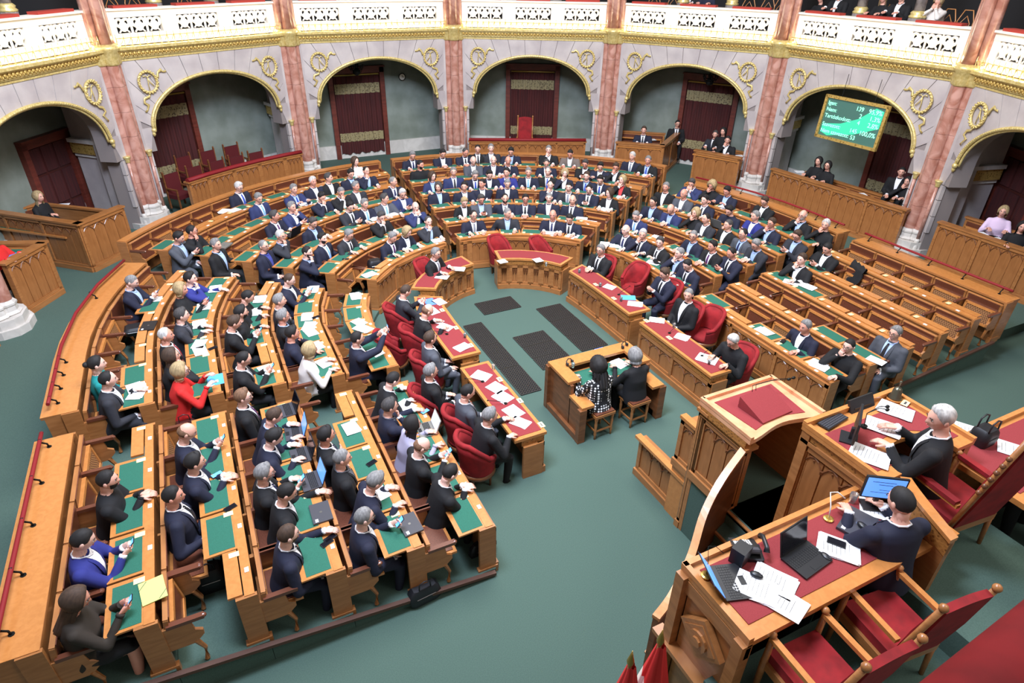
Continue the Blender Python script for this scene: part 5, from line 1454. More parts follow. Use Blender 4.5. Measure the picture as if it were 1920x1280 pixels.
for i, (px, py, z, lab) in enumerate(((1024, 551-52, DM, ''), (1086, 512, DM, ''), (1125, 538, DM, ''), (1164, 565, DM, ''), (1263, 614, DM, ''), (872, 633, DM, ''), (925, 692, DM, ''), (1074, 689, .957, ''), (1329, 683, DM, ''))):
    q = at(px, py, z); t = thing('water_glass', 'small water glass on the desk, %s of the hall glasses from the left' % OW[[3, 4, 5, 6, 7, 0, 1, 2, 8][i]], 'glass', (q.x, q.y, z+.006))
    m = MB(); m.lathe([(.026, 0), (.032, .09), (.029, .09), (.024, .006)], 12); obj('tumbler', m, 'glass', t, True)
def laptop(px, py, z, rz, lab, openn=True, mt='laptop_grey', scr='screen_blue', w=.34, d=.24, ang=110):
    q = at(px, py, z); t = thing('laptop', lab, 'laptop', (q.x, q.y, z), rz)
    m = MB(); m.box(0, 0, .009, w, d, .016); obj('base', m, mt, t)
    if openn:
        m = MB()
        for r_ in range(5):
            for c_ in range(13): m.box(-w*.43+c_*w*.072, .07-r_*.021, .0185, .019, .016, .003)
        o = obj('keyboard', m, 'black_plastic', t); o['kind'] = 'stuff'
        m = MB(); m.box(0, -.085, .0180, .09, .05, .002); obj('touchpad', m, 'black_plastic', t)
        M_ = Matrix.Translation((0, d/2, .015)) @ Matrix.Rotation(math.radians(90-ang), 4, 'X')
        m = MB(); m.box(0, .004, d/2, w, .008, d, M=M_); l_ = obj('lid', m, 'black_plastic' if mt != 'laptop_silver' else mt, t)
        m = MB(); m.box(0, -.002, d/2+.004, w-.03, .004, d-.035, M=M_); obj('screen', m, scr, l_)
    else:
        m = MB(); m.box(0, 0, .021, w, d, .008); l_ = obj('lid', m, mt, t); m = MB(); m.lathe([(.018, .0255), (.018, .0265)], 14); obj('emblem', m, 'steel', l_)
        m = MB(); m.box(w*.38, -d*.3, .0257, .05, .035, .001); obj('sticker', m, 'paper', l_)
    return t
def on_row(px, py, k, back=False):
    q = at(px, py, D_LEAF(k)); sd, r, t_ = rt(q.x, q.y); return outang(sd, t_)+PI
for px, py, k, lab, op, mt, scr in ((536, 770, 2, 'open dark laptop, top one of four in third row front left block', True, 'laptop_grey', 'screen_dark'), (551, 812, 2, 'open laptop with blue screen before the man in navy typing', True, 'laptop_grey', 'screen_blue'),
    (563, 855, 2, 'open laptop with lilac keys before the dark-haired typing man', True, 'laptop_grey', 'screen_dark'), (582, 903, 2, 'open laptop with blue screen before the grey-bearded man', True, 'laptop_grey', 'screen_blue'),
    (602, 962, 2, 'closed dark laptop before the black-suited man with bowed head', False, 'laptop_grey', ''), (768, 984, 1, 'closed dark laptop at lower end of second row front left block', False, 'laptop_grey', ''),
    (547, 440, 3, 'open black laptop facing the man in navy in left middle block', True, 'black_plastic', 'screen_dark'), (1348, 425, 3, 'silver laptop before the man in navy sweater', True, 'laptop_silver', 'screen_dark'),
    (421, 461, 4, 'closed grey laptop on the upper left block desk', False, 'laptop_silver', ''), (798, 806, 0, 'open tablet computer before the long-haired woman', True, 'laptop_silver', 'paper'), (279, 612, 4, 'black closed laptop case on the desk behind man with phone', False, 'black_plastic', '')):
    q = at(px, py, D_LEAF(k)); laptop(px, py, D_LEAF(k), on_row(px, py, k)+random.uniform(-.08, .08), lab, op, mt, scr or 'screen_dark')
for px, py, k, lab in ((697, 868, 1, 'black phone lying on the green desk beside man with crossed arms'), (432, 952, 3, 'black phone in case on green desk before man with spread hands'), (407, 866+24, 3, 'lit phone on desk before the man with joined hands'), (399, 653, 3, 'black phone on papers before the grey-suited man'),
    (592, 595, 1, 'black phone on white papers in the upper left block'), (648, 486, 1, 'black phone on green desk by the bearded man'), (797, 772, 0, 'blue phone beside the white papers in front row'), (619, 1009, 2, 'black glasses case on the lowest green desk of third row'), (545+68, 1018, 2, 'dark pouch next to the glasses case'), (1388+80, 640, 0, 'black phone on green desk before man in white shirt')):
    q = at(px, py, D_LEAF(k)); phone_at(frame(q.x, q.y, D_LEAF(k)+.008, on_row(px, py, k)+.4) @ Matrix.Rotation(-PI/2, 4, 'X'), lab, 'lit' in lab or 'blue' in lab)
q = at(287, 1107, D_LEAF(4)); t = thing('folder', 'pale yellow-green elastic folder on the lowest outer green desk', 'folder', (q.x, q.y, D_LEAF(4)+.005), on_row(287, 1107, 4)+.15)
m = MB(); m.box(0, 0, .004, .32, .24, .008); obj('cover', m, 'folder_green', t)
m = MB(); m.tube([(-.15, -.04, .010), (-.06, -.12, .010)], .003, 4); m.tube([(.15, .04, .010), (.06, .12, .010)], .003, 4); obj('elastic_band', m, 'ink', t)
q = at(387, 708, D_LEAF(3)); paper(404, 712, D_LEAF(3), 0, .24, .32, 'paper_blue', 1, 'blue folder with a card on it before the woman in red', 'folder', 'folder')
t = tag(link('orange_wallet', None, None, None), 'orange open wallet on the desk near the bearded navy man', 'wallet'); q = at(1279, 480, D_LEAF(1)); t.location = (q.x, q.y, D_LEAF(1)+.005)
m = MB(); m.tube([(-.1, -.08, .01), (.1, -.08, .01), (.1, .08, .01), (-.1, .08, .01)], .014, 6, closed=True); obj('rim', m, 'orange', t); m = MB(); m.box(0, 0, .006, .2, .15, .006); obj('inside', m, 'leather', t)
# bags
def bag(px, py, z, lab, sx=.36, sy=.16, sz=.26, mt='bag_black', rz=0, handles=True):
    q = at(px, py, z+sz/2); t = thing('bag', lab, 'bag', (q.x, q.y, z), rz)
    m = MB(); rows = []
    for zz, f in ((0, .9), (.08, 1), (sz*.5, 1.0), (sz*.85, .9), (sz, .7)):
        rows.append([Vector((sx/2*f*max(-1, min(1, 1.25*math.cos(2*PI*j/20))), sy/2*f*max(-1, min(1, 1.25*math.sin(2*PI*j/20))), zz)) for j in range(20)])
    m.grid(rows, 0, True); m.add(rows[0], [tuple(range(20))[::-1]]); m.add(rows[-1], [tuple(range(20))]); obj('body', m, mt, t, True)
    if handles:
        for s in (-1, 1): m = MB(); m.tube([(-.08, s*sy*.3, sz*.9), (-.07, s*sy*.3, sz+.10), (0, s*sy*.3, sz+.13), (.07, s*sy*.3, sz+.10), (.08, s*sy*.3, sz*.9)], .009, 6); obj('handle', m, mt, t, True)
    m = MB(); m.tube([(-sx*.3, -sy*.5-.004, sz*.55), (sx*.3, -sy*.5-.004, sz*.55)], .005, 4); obj('zip', m, 'steel', t)
bag(905, 1025, .02, 'flat black briefcase on floor at end of the front left row', .42, .1, .26, rz=.2, handles=False)
bag(795, 1110, .02, 'black computer bag on the floor in front of the steps', .42, .16, .26, rz=.1)
bag(395, 1080, zf(3), 'black backpack on the floor below the lowest seats', .34, .24, .34)
bag(350, 797, zf(3)+.2, 'dark brown glossy handbag hanging behind the woman in red', .32, .2, .24, 'bag_brown')
bag(252, 617, zf(4)+.50, 'black bag lying on an outer seat of the upper left block', .34, .3, .14, handles=False)
bag(425, 404, zf(5)+.5, 'small black bag on a seat of the left middle back row', .3, .2, .2, handles=False)
bag(703, 496, zf(0)+.48, 'rounded black bag on a front seat of the left middle block', .34, .24, .26, handles=False)
t = thing('coat', 'black coat draped over an empty seat back of the front right block', 'coat'); q = at(1604, 514, zf(3)+.72)
m = MB(); rows = []
for i in range(9):
    a = i/8; rows.append([Vector((q.x+(-.22+.44*j/10)*(.45)+(.12-.26*a), q.y-.24+.48*j/10+.02*math.sin(i*2), zf(3)+.95-abs(a-.35)*.70+.02*math.sin(j*1.9+i))) for j in range(11)])
m.grid(rows); m.grid([[v+Vector((0.03, 0, .03)) for v in r][::-1] for r in rows]); obj('cloth', m, 'cloth_k', t, True)
t = thing('scarf', 'grey crumpled scarf on an empty leather seat of front right block', 'scarf'); q = at(1728, 597, zf(3)+.5)
m = MB(); 
for i in range(5): m.tube([(q.x-.15+.05*i, q.y-.12+.02*i, zf(3)+.5), (q.x+.02*i, q.y, zf(3)+.55), (q.x+.1, q.y+.12-.05*i, zf(3)+.5)], .03, 7)
obj('cloth', m, 'cloth_g', t, True)
t = thing('water_bottle', 'clear water bottle with pink cap on floor by the backpack', 'bottle'); q = at(437, 1068, zf(3)+.1); t.location = (q.x, q.y, zf(3))
m = MB(); m.lathe([(.03, 0), (.033, .05), (.03, .12), (.033, .17), (.014, .21), (.014, .23)], 12); obj('bottle_body', m, 'glass', t, True); m = MB(); m.lathe([(.017, .225), (.017, .245)], 10); obj('cap', m, 'shirt_p', t)
laptop(1128, 672, .79, 0, 'small open computer with blue screen on the stenographers desk', True, 'black_plastic', 'screen_blue', .22, .16)
paper(1160, 682, .79, 15, .21, .28, 'paper', 2, 'white papers on the green stenographers desk top', 'paper', grp=None)
for px, py, lab in ((1068, 683, 'black headset on the left ledge of the stenographers desk'), (1171, 651, 'black headset at the right corner of the stenographers desk')):
    q = at(px, py, .957); t = thing('headset', lab, 'headset', (q.x, q.y, .957), .4); m = MB(); m.tube([(-.07, 0, .03), (-.06, .03, .08), (0, .04, .10), (.06, .03, .08), (.07, 0, .03)], .01, 6); obj('headband', m, 'black_plastic', t, True)
    for s in (-1, 1): m = MB(); m.ball((s*.07, 0, .035), .036, 8, sc=(.6, 1, 1)); obj('earpiece', m, 'black_plastic', t, True)
# ---------------------------------------------------------------- rostrum equipment
ZT = 2.672
laptop(1512, 1050, ZT, .12, 'open black laptop beside the telephone on secretaries desk', True, 'black_plastic', 'screen_dark', .36, .25, 105)
laptop(1372, 1092, ZT, 1.25, 'open laptop at left end of secretaries desk, screen seen edge-on', True, 'black_plastic', 'screen_blue', .34, .24, 124)
laptop(1607, 984, ZT, PI+.35, 'closed dark laptop with mouse on top near the secretary', False, 'laptop_grey', '', .36, .25)
q = at(1658, 914, ZT+.30); t = thing('tablet_screen', 'bright blue tilted screen in front of the dark-haired secretary', 'screen', (q.x, q.y, ZT+.30), -.6)
m = MB(); m.box(0, 0, 0, .36, .02, .25); obj('casing', m, 'black_plastic', t); m = MB(); m.box(0, -.012, 0, .33, .004, .22); o = obj('display', m, 'screen_blue', t)
m = MB(); m.box(-.02, -.0155, .07, .2, .001, .005); m.box(0, -.0155, .04, .12, .001, .005); m.box(.05, -.0155, -.02, .18, .001, .004); m.box(.0, -.0155, -.05, .22, .001, .004); obj('text_lines', m, 'ink', o)
m = MB(); m.box(0, .06, -.285, .2, .14, .02); m.box(0, .05, -.15, .04, .03, .27); obj('stand', m, 'black_plastic', t)
q = at(1402, 1032, ZT); t = thing('telephone', 'black desk telephone with handset on the secretaries desk', 'telephone', (q.x, q.y, ZT), PI-.5)
m = MB(); Mt = Matrix.Rotation(math.radians(22), 4, 'X'); m.box(.03, 0, .045, .22, .22, .03, M=Mt); m.box(0, .04, .02, .2, .16, .04); obj('body', m, 'black_plastic', t)
m = MB(); m.box(.03, .115, .072, .16, .05, .02, M=Mt); obj('display', m, 'laptop_grey', t)
m = MB()
for a in range(4):
    for b in range(3): m.box(-.02+.022*b, -.065+.024*a, .063, .015, .014, .006, 0, M=Mt)
for a in range(4):
    for b in range(2): m.box(.075+.032*b, -.03+.028*a, .063, .025, .018, .006, 0, M=Mt)
obj('keypad', m, 'white_gloss', t)
m = MB(); m.tube([(-.115, -.09, .09), (-.12, -.06, .12), (-.12, .06, .12), (-.115, .09, .09)], [.028, .02, .02, .028], 8); obj('handset', m, 'black_plastic', t, True)
q = at(1385, 1050, ZT); t = thing('speaker_box', 'black box beside the telephone on secretaries desk', 'box', (q.x, q.y, ZT), .3); m = MB(); m.box(0, 0, .08, .14, .12, .16); obj('casing', m, 'black_plastic', t)
for px, py, ro, n, lab in ((1418, 1105, 35, 4, 'large pile of white papers under the mouse on secretaries desk'), (1452, 1092, 28, 3, 'white papers sliding over the desk edge beside the pile'), (1470, 1128, 20, 2, 'lowest white sheets of the secretaries desk pile'), (1572, 1030, 40, 4, 'white booklet under the black phone on secretaries desk'), (1648, 955, 40, 2, 'white papers under the blue screen')):
    paper(px, py, ZT+.001, ro, .24, .33, 'paper', n, lab, 'paper', grp=None, jit=.015)
q = at(1568, 1017, ZT+.02); phone_at(frame(q.x, q.y, ZT+.025, .6) @ Matrix.Rotation(-PI/2, 4, 'X'), 'black phone lying on the white booklet', False)
def mouse(px, py, z, lab, rz=0):
    q = at(px, py, z); t = thing('computer_mouse', lab, 'mouse', (q.x, q.y, z), rz); m = MB(); m.ball((0, 0, .012), .055, 12, sc=(.6, 1, .38)); obj('shell', m, 'black_plastic', t, True); m = MB(); m.box(0, -.03, .033, .006, .02, .004); obj('wheel', m, 'laptop_grey', t)
mouse(1418, 1079, ZT+.02, 'black mouse on the large pile of white papers', .6); mouse(1617, 987, ZT+.03, 'mouse on the closed dark laptop'); mouse(1715, 963, ZT, 'mouse right of the dark-haired secretary'); mouse(1548, 1045, ZT, 'mouse beside the open black laptop')
for px, py, lab in ((1324, 1079, 'round brass microphone with thin neck at left end of secretaries desk'), (1553, 973, 'round brass microphone with white curved neck on secretaries desk')):
    q = at(px, py, ZT); t = thing('desk_microphone', lab, 'microphone', (q.x, q.y, ZT)); m = MB(); m.lathe([(.045, 0), (.045, .012), (.03, .018)], 16); obj('disc', m, 'brass', t)
    m = MB(); m.tube([(0, 0, .015), (.02, .03, .12), (.06, .1, .22), (.1, .06, .24), (.14, .0, .2)], .006 if 'white' in lab else .003, 5); obj('gooseneck', m, 'white_gloss' if 'white' in lab else 'iron', t, True)
q = at(1597, 940, ZT); t = thing('water_glass', 'clear water glass on the secretaries desk left of the blue screen', 'glass', (q.x, q.y, ZT)); m = MB(); m.lathe([(.03, 0), (.036, .1), (.033, .1), (.027, .006)], 14); obj('tumbler', m, 'glass', t, True)
ZQ = 2.958
for px, py, ro, lab in ((1632, 856, 38, 'two white sheets at the lower left of presidents desk'), (1680, 770, 35, 'white document with pale green print on the presidents desk'), (1656, 800, 40, 'white papers held in the presidents hands')):
    paper(px, py, ZQ+.006, ro-8, .24, .33, 'paper', 2, lab, 'paper', grp=None, jit=.02)
q = at(1561, 790, ZQ); t = thing('keyboard', 'black computer keyboard at the left of presidents desk', 'keyboard', (q.x, q.y, ZQ+.003), .15); m = MB(); m.box(0, 0, .008, .36, .13, .014); obj('tray', m, 'black_plastic', t)
m = MB()
for r_ in range(5):
    for c_ in range(15): m.box(-.16+c_*.0228, .048-r_*.024, .017, .018, .018, .005)
obj('keys', m, 'laptop_grey', t)['kind'] = 'stuff'
q = at(1606, 800, ZQ+.16); t = thing('monitor', 'thin black monitor standing edge-on on the presidents desk', 'monitor', (q.x, q.y, ZQ), .6); m = MB(); m.box(0, 0, .19, .40, .02, .25); obj('casing', m, 'black_plastic', t); m = MB(); m.box(0, -.012, .19, .38, .003, .23); obj('display', m, 'screen_dark', t); m = MB(); m.box(0, .03, .006, .2, .16, .012); m.box(0, .02, .07, .04, .03, .14); obj('stand', m, 'black_plastic', t)
q = at(1628, 762, ZQ+.06); t = thing('monitor', 'wide low black screen behind the microphones on presidents desk', 'monitor', (q.x, q.y, ZQ), 0.0); m = MB(); m.box(0, .05, .07, .36, .03, .17, M=Matrix.Rotation(-.5, 4, 'X')); obj('casing', m, 'black_plastic', t); m = MB(); m.box(0, .1, .02, .25, .1, .03); obj('stand', m, 'black_plastic', t)
t = thing('microphone', 'twin black gooseneck microphones pointing at the president', 'microphone'); a = at(1620, 800, ZQ); m = MB(); m.lathe([(.04, 0), (.03, .02)], 10, M=Matrix.Translation(a)); obj('base', m, 'iron', t)
for dy in (0, .05): m = MB(); b = at(1664, 762+dy*120, ZQ+.22); m.tube([a, a+Vector((0, .02, .16)), (a+b)/2+Vector((0, 0, .13)), b], .005, 5); m.ball(b, .018, 8, sc=(1.5, 1, 1)); obj('gooseneck', m, 'iron', t, True)
q = at(1689, 726, ZQ); q.x = min(q.x, .11); q.y = min(q.y, -8.9); t = thing('table_bell', 'bronze table bell at the far corner of presidents desk', 'bell', (q.x, q.y, ZQ)); m = MB(); m.lathe([(.09, .0), (.09, .012)], 20); obj('stand', m, 'oak_top', t); m = MB(); m.lathe([(.075, .012), (.07, .03), (.05, .06), (.045, .12), (.03, .14), (.008, .15), (.008, .2), (.016, .21), (.01, .23)], 18); obj('bell', m, 'bronze', t, True)
q = at(1697, 757, ZQ); t = thing('name_sign', 'pale name card on the presidents desk', 'card', (q.x, q.y, ZQ+.008), .3); m = MB(); m.box(0, 0, .003, .12, .07, .004); obj('plate', m, 'card', t); m = MB(); m.box(0, 0, .0055, .06, .02, .001); obj('print', m, 'ink', t)
q = at(1690, 748, ZQ)
for px, py, ro, lab in ((1800, 803, 30, 'white paper on the right secretaries desk beside the president'), (1905, 845, 30, 'white paper under the writing hand at right edge')): paper(px, py, ZT+.001, ro, .25, .33, 'paper', 1, lab, 'paper', grp=None)
bag(1845, 815, ZT, 'black bag standing on the right secretaries desk', .24, .2, .2)
# flags at the bottom edge
for px, py, lab, zt in ((1186, 1220, 'left flag tip with red cloth at bottom edge', 2.55), (1243, 1180, 'right red and white flag at bottom edge', 2.75)):
    q = at(px, py, zt); t = thing('flag', lab, 'flag', (q.x, q.y, 0))
    m = MB(); m.tube([(0, 0, 0), (0, 0, zt-.17)], .016, 8); obj('flagpole', m, 'oak_dark', t, True); m = MB(); m.lathe([(.012, zt-.2), (.022, zt-.17), (.03, zt-.13), (.012, zt-.05), (.002, zt)], 10); obj('finial', m, 'brass', t, True)
    for z0, z1, mt in ((zt-.62, zt-.2, 'flag_red'), (zt-1.04, zt-.62, 'flag_white'), (zt-1.46, zt-1.04, 'flag_green')):
        m = MB(); rows = []
        for z in (z1, (z0+z1)/2, z0):
            e = (zt-.2-z); rows.append([Vector((.02+(.03+.16*e)*math.cos(j*PI/10)*(1+.25*math.sin(j*1.9)), (.03+.16*e)*math.sin(j*PI/10)*(1+.25*math.sin(j*2.3)), z)) for j in range(20)])
        m.grid(rows, 0, True); obj('flag_cloth', m, mt, t, True)
# red velvet rail near the camera
m = MB(); a, b = at(1868, 1345, 5.7), at(2010, 1215, 5.7); d = (b-a).normalized(); m.tube([a-d*1.5, b+d*3.0], .12, 14); o = tag(obj('gallery_rail', m, 'red_velvet', None, True), 'blurred red velvet rail of the near gallery at the bottom right corner', 'rail')
m = MB(); m.box((a.x+b.x)/2+.1, (a.y+b.y)/2-.35, 5.2, 1.5, .3, .6); 
# ================================================================ boxes: people, desks, chairs
def box_person(px, py, z, fd, sp, lab, ex='', pose=None):
    w = ['0', '0']+sp.split(); s = person_spec(w, ex); s['pose'] = w[7]
    q = at(px, py, z); rz = math.radians(fd); person((q.x+math.sin(rz)*-.1, q.y+math.cos(rz)*.1, z-1.2), rz, lean=.14, label=lab, far=py < 420, tuck=True, **s)
    return q
BP = [(72, 372, 1.75, 60, 'F lL k x - dl v', 'blonde long-haired woman in black in the left box', ''), (-14, 452, 1.8, 60, 'F km r x - dd', 'person in red at the far left edge with one arm showing', ''),
 (1207, 246, 1.75, -40, 'M bs n w k dd v', 'young man in navy suit writing in the corner box', ''), (1270, 234, 1.7, -35, 'M kc k w k ll', 'man in black suit with glasses sitting back in the corner box', 'G'),
 (1341, 254, 1.75, -60, 'M ds h w k dd v', 'dark grey-haired man in grey suit in the narrow right box', ''), (1364, 265, 1.75, -60, 'M ks k w - cd v', 'dark-haired man resting face on hand in the narrow right box', ''), (1356, 249, 1.9, -60, 'F kL k x - ll', 'dark-haired woman behind the two men of the narrow box', ''),
 (1535, 305, 1.75, -80, 'F kL k x - dd', 'dark-haired woman at left under the voting board', ''), (1552, 313, 1.75, -80, 'F kL k x - dd', 'dark-haired woman with glasses second under the voting board', 'G'), (1690, 325, 1.95, -70, 'M kc k w - ll', 'man in dark jacket leaning back in the long right box', ''), (1702, 343, 1.75, -85, 'F kL k x - cd', 'woman in black resting head on hand by the pier', ''),
 (1880, 399, 1.75, -60, 'F lm s x - dd', 'blonde woman in lilac blouse in the far right box', 'Y-10'), (1916, 428, 1.75, -60, 'F kL k x - dd', 'dark-haired woman writing at the right edge box', '')]
for a in BP: box_person(*a)
def box_desk(p, q, z, lab, pads=2, seats=2):
    """narrow desk with green pads along a box front"""
    t = thing('box_desk', lab, 'desk'); d = Vector(q)-Vector(p); L = d.length; F = frame(p[0], p[1], 0, math.atan2(d.y, d.x))
    m = MB(); m.box(L/2, 0, z-.02, L, .42, .04); obj('desk_top', m, 'oak_top', t, M=F)
    for i in range(pads): m = MB(); m.box(L*(i+.5)/pads, 0, z+.003, L/pads-.12, .3, .006); obj('green_pad', m, 'green_baize', t, M=F)
    m = MB(); m.box(L/2, .0, z/2, L-.05, .04, z-.05); obj('support_board', m, 'oak', t, M=F)
def box_bench(p, q, z, lab, n=2, face=1):
    t = thing('box_bench', lab, 'bench'); d = Vector(q)-Vector(p); L = d.length; F = frame(p[0], p[1], 0, math.atan2(d.y, d.x))
    m = MB(); m.box(L/2, 0, z+.4, L, .05, 1.0); m.box(L/2, 0, z+.92, L+.05, .12, .05); obj('bench_back', m, 'oak', t, M=F)
    for i in range(n):
        w = L/n; m = MB(); m.box(w*(i+.5), -.04*face, z+.65, w-.14, .03, .36); obj('leather_back', m, 'leather', t, M=F)
        m = MB()
        for s in (-1, 1): m.box(w*(i+.5)+s*(w/2-.12), -.15*face, z+.55, .05, .05, .36)
        m.box(w*(i+.5), -.15*face, z+.72, w-.2, .05, .05); obj('tip_up_seat', m, 'oak_top', t, M=F)
box_desk((-9.3, 5.6), (-10.9, 7.0), 1.1, 'green-topped desk in front of the blonde woman in the left box', 2)
box_bench((-10.2, 7.9), (-11.7, 6.9), .35, 'leather bench at the back of the left box', 2, -1)
box_bench((-8.6, 6.6), (-10.3, 8.0), .35, 'leather seat row beside the paper in the left box', 2)
box_desk((-9.95, 4.0), (-11.4, 4.6), 1.38, 'green-topped desk with blue folder in the nearest left box', 1)
q = at(20, 482, 1.4); paper(20, 482, 1.41, 20, .3, .4, 'folder_blue', 1, 'blue folder on the nearest left box desk', 'folder', 'folder')
box_desk((7.55, 7.05), (8.75, 6.1), 1.3, 'green-topped desk in the corner box beside the pier', 2)
box_bench((8.6, 8.6), (10.0, 7.5), .45, 'leather bench at back of the corner box', 2)
box_desk((9.45, 5.1), (10.2, 3.65), 1.3, 'desk with papers in the narrow right box', 2); box_bench((10.9, 5.2), (11.4, 3.9), .35, 'leather bench behind the narrow right box', 2, 1)
box_desk((10.35, 2.1), (10.75, -2.1), 1.3, 'long green-topped desk under the voting board', 6); box_bench((11.4, 2.0), (11.7, -2.0), .3, 'leather bench row behind the long right box', 5, 1)
box_desk((10.7, -3.2), (10.85, -7), 1.3, 'green-topped desk before the blonde woman in lilac', 4); box_bench((11.8, -3), (11.9, -7), .4, 'leather bench behind the blonde woman in lilac', 4, 1)
for i, (px, py, z, ro) in enumerate(((118, 384, 1.12, 20), (1222, 262, 1.32, 20), (1385, 292, 1.32, 10), (1320, 285, 1.32, 10), (1614, 364, 1.32, 5), (1660, 381, 1.32, 5), (1500, 322, 1.32, 5), (1530, 336, 1.32, 5), (1838, 438, 1.32, 5), (1868, 448, 1.32, 5), (1895, 458, 1.32, 5))):
    paper(px, py, z, ro+60, .22, .3, 'paper', 1, 'white paper lying on a side box desk, %s from the left' % OW[[0, 1, 3, 2, 6, 7, 4, 5, 8, 9, 10][i]], 'paper', grp='papers in the side boxes')
# empty red velvet chairs in the curved left box
def box_chair(x, y, z, rz, lab, grp):
    t = thing('velvet_chair', lab, 'chair', (x, y, z), rz, grp)
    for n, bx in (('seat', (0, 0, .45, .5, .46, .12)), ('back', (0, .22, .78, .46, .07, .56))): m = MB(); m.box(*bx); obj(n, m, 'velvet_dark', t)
    m = MB()
    for s in (-1, 1): m.box(s*.25, .23, .6, .04, .05, 1.05); m.box(s*.25, -.02, .68, .05, .42, .04); m.box(s*.25, -.21, .34, .04, .04, .68); m.ball((s*.25, .23, 1.14), .03, 6)
    obj('frame', m, 'oak_dark', t)
n_ = 0
for row, (r_, z) in enumerate(((11.15, .35), (11.9, .5))):
    for i, a in enumerate((-38, -34, -30, -26.5, -23) if row == 0 else (-33, -29, -25)):
        n_ += 1; box_chair(r_*math.sin(D2(a)), r_*math.cos(D2(a)), z, D2(-a), 'empty dark red velvet chair, %s from left in the %s row of the curved box' % (OW[i], ('front', 'rear')[row]), 'empty red chairs in the curved box')
q = at(1000, 245, 1.6); t = high_chair(5.15, 9.75, .45, -D2(28.94), 'lone red throne chair in the central box', 1.4, .6)
# voting board
Mx = bayM(86.8, 10.6); t = tag(link('voting_board', None, M=Mx @ Matrix.Translation((.3, 0, 3.19)) @ Matrix.Rotation(-.06, 4, 'X')), 'gilt framed green electronic voting board hanging in the arch', 'display board')
W_, H_ = 1.96, 1.18
m = MB(); m.box(0, .03, 0, W_-.1, .05, H_-.1); obj('screen', m, 'board_dark', t)
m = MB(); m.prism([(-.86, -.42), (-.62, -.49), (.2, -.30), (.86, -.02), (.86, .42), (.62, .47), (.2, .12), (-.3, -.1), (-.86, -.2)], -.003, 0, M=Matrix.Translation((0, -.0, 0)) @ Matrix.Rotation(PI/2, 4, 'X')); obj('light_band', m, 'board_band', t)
for s in (-1, 1):
    m = MB(); m.box(0, 0, s*(H_/2-.035), W_, .09, .08); obj('gilt_frame', m, 'gold_dark', t); m = MB(); m.box(s*(W_/2-.035), 0, 0, .08, .09, H_); obj('gilt_frame', m, 'gold_dark', t)
for s in (-.5, .5): m = MB(); m.tube([(s, 0, H_/2), (s, 0, H_/2+.6)], .008, 5); obj('hanger', m, 'iron', t)
def text(s, x, z, size, parent, M0, mt='board_text', align='LEFT'):
    c = bpy.data.curves.new('lettering', 'FONT'); c.body = s; c.size = size; c.align_x = align; o = bpy.data.objects.new('tmp', c); C.objects.link(o)
    me = bpy.data.meshes.new_from_object(o.evaluated_get(bpy.context.evaluated_depsgraph_get())); bpy.data.objects.remove(o); me.materials.clear(); me.materials.append(MT[mt]); me.name = 'lettering'
    return link('lettering', me, parent, M=M0 @ Matrix.Translation((x, -.012, z)) @ Matrix.Rotation(PI/2, 4, 'X'))
I4 = Matrix.Identity(4)
for i, (a, b, c_) in enumerate((('Igen:', '139', '95,9%'), ('Nem:', '2', '1,3%'), ('Tartózkodott:', '4', '2,8%'), ('Szavazott:', '145', '100,0%'), ('Nem szavazott:', '53', ''))):
    z = .34-.175*i-(.06 if i > 2 else 0)
    text(a, -.86, z, .15, t, I4); text(b, .28, z-.02, .16, t, I4, align='RIGHT')
    if c_: text(c_, .84, z-.03, .17, t, I4, align='RIGHT')
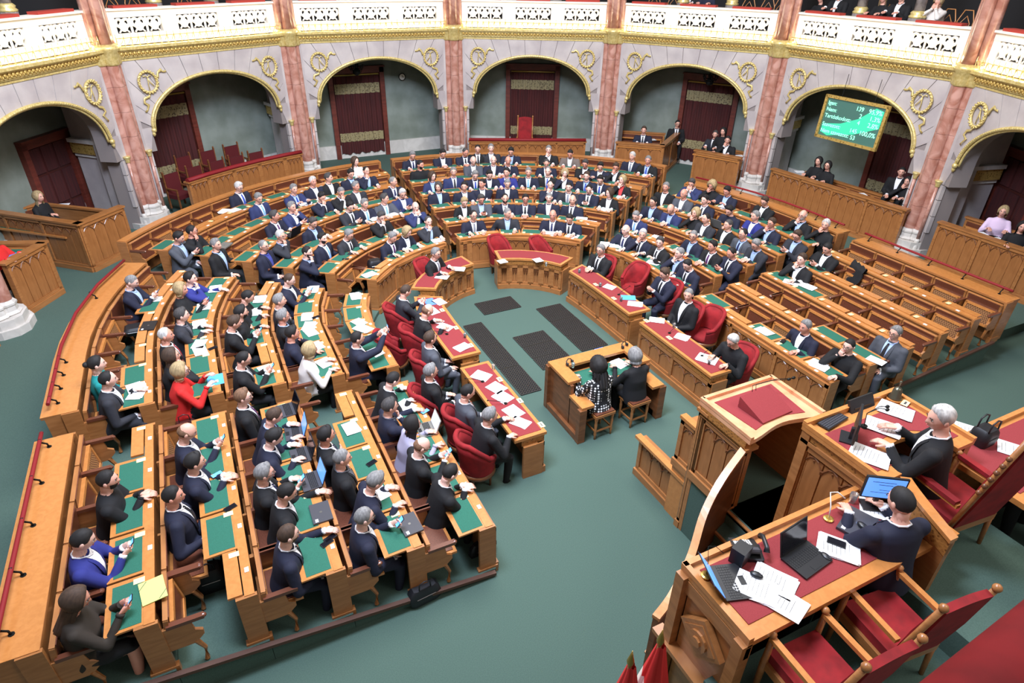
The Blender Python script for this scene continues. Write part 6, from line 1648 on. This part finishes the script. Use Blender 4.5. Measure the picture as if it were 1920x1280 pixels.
# gallery spectators, columns and bentwood chairs
for i, (px, py, sp, lab) in enumerate(((1545, 2, 'F kL k x - dd', 'dark long-haired spectator leaning on the gallery rail'), (1580, -6, 'M kc k w - dd', 'spectator in black with folded hands in the gallery'), (1662, 2, 'F lL k x - dd', 'long grey-blonde spectator in black in the gallery'), (1696, 0, 'M bs k w - dd', 'spectator in dark scarf beside the blonde one'), (1765, 8, 'F lm w x - cc', 'blonde spectator in white resting chin on hands'), (1298, -14, 'M ks k w - dd', 'spectator in black at the gallery above the narrow box'), (1330, -14, 'F bm n x - dd', 'spectator in blue pattern above the narrow box'))):
    w = ['0', '0']+sp.split(); s = person_spec(w, ''); s['pose'] = w[7]; ang = 57.9 if px < 1400 else 86.8
    q0 = at(px, py, 6.18); n = Vector((math.sin(D2(ang)), math.cos(D2(ang)), 0)); d = (q0-CAM); tt_ = (11.8-CAM.dot(n))/d.dot(n); q = CAM+d*tt_
    person((q.x, q.y, q.z-1.15), -D2(ang), lean=.2, label=lab, far=True, tuck=True, **s)
for ang, xs in ((86.8, (-.9, .75)), (57.9, (.9, -.7)), (28.94, (.75, -.8)), (0, (-.9, .8)), (-28.94, (-.9, .8)), (-57.9, (-.7, .9))):
    for x in xs:
        Mx = bayM(ang, 11.45); t = tag(link('gallery_column', None, M=Mx @ Matrix.Translation((x, 0, 0))), 'grey marble column with gilt base above the %s arch, %s one' % (BN[ang], 'left' if x == min(xs) else 'right'), 'column')
        m = MB(); m.lathe([(.2, 5.0), (.2, 5.82), (.16, 5.86)], 12); obj('pedestal', m, 'stone_joint', t); m = MB(); m.lathe([(.2, 5.82), (.21, 5.86), (.17, 5.9), (.19, 5.94), (.14, 5.99)], 14); obj('gilt_base', m, 'gold', t, True); m = MB(); m.lathe([(.13, 5.98), (.125, 8)], 14); obj('shaft', m, 'marble_grey', t, True)
k_ = 0
for ang, xs in ((86.8, (-.35, 1.25, 1.7, 2.1)), (57.9, (-1.9, -1.2, 1.3, 1.9, 2.3)), (-28.94, (-1.8, -1.2, .3))):
    for x in xs:
        k_ += 1; Mx = bayM(ang, 11.75); t = tag(link('bentwood_chair', None, M=Mx @ Matrix.Translation((x, 0, 5.0))), 'empty bentwood chair in the gallery above the %s arch, %s from its left' % (BN[ang], OW[sorted(xs).index(x)]), 'chair', 'bentwood chairs in the gallery')
        m = MB(); m.tube([(-.2, .2, .45), (-.2, .24, .8), (-.1, .26, 1.05), (.1, .26, 1.05), (.2, .24, .8), (.2, .2, .45)], .014, 6); m.tube([(-.1, .2, .45), (-.12, .23, .75), (0, .25, .92), (.12, .23, .75), (.1, .2, .45)], .011, 6); obj('bent_back', m, 'oak_top', t, True)
        m = MB(); m.lathe([(.2, .43), (.21, .45), (.2, .47)], 16); obj('seat', m, 'cane', t); m = MB()
        for a, b in ((-.15, -.15), (.15, -.15), (-.15, .15), (.15, .15)): m.tube([(a, b, .43), (a*1.2, b*1.2, 0)], .014, 6)
        obj('leg', m, 'oak_top', t)
print('objects', len(bpy.data.objects))
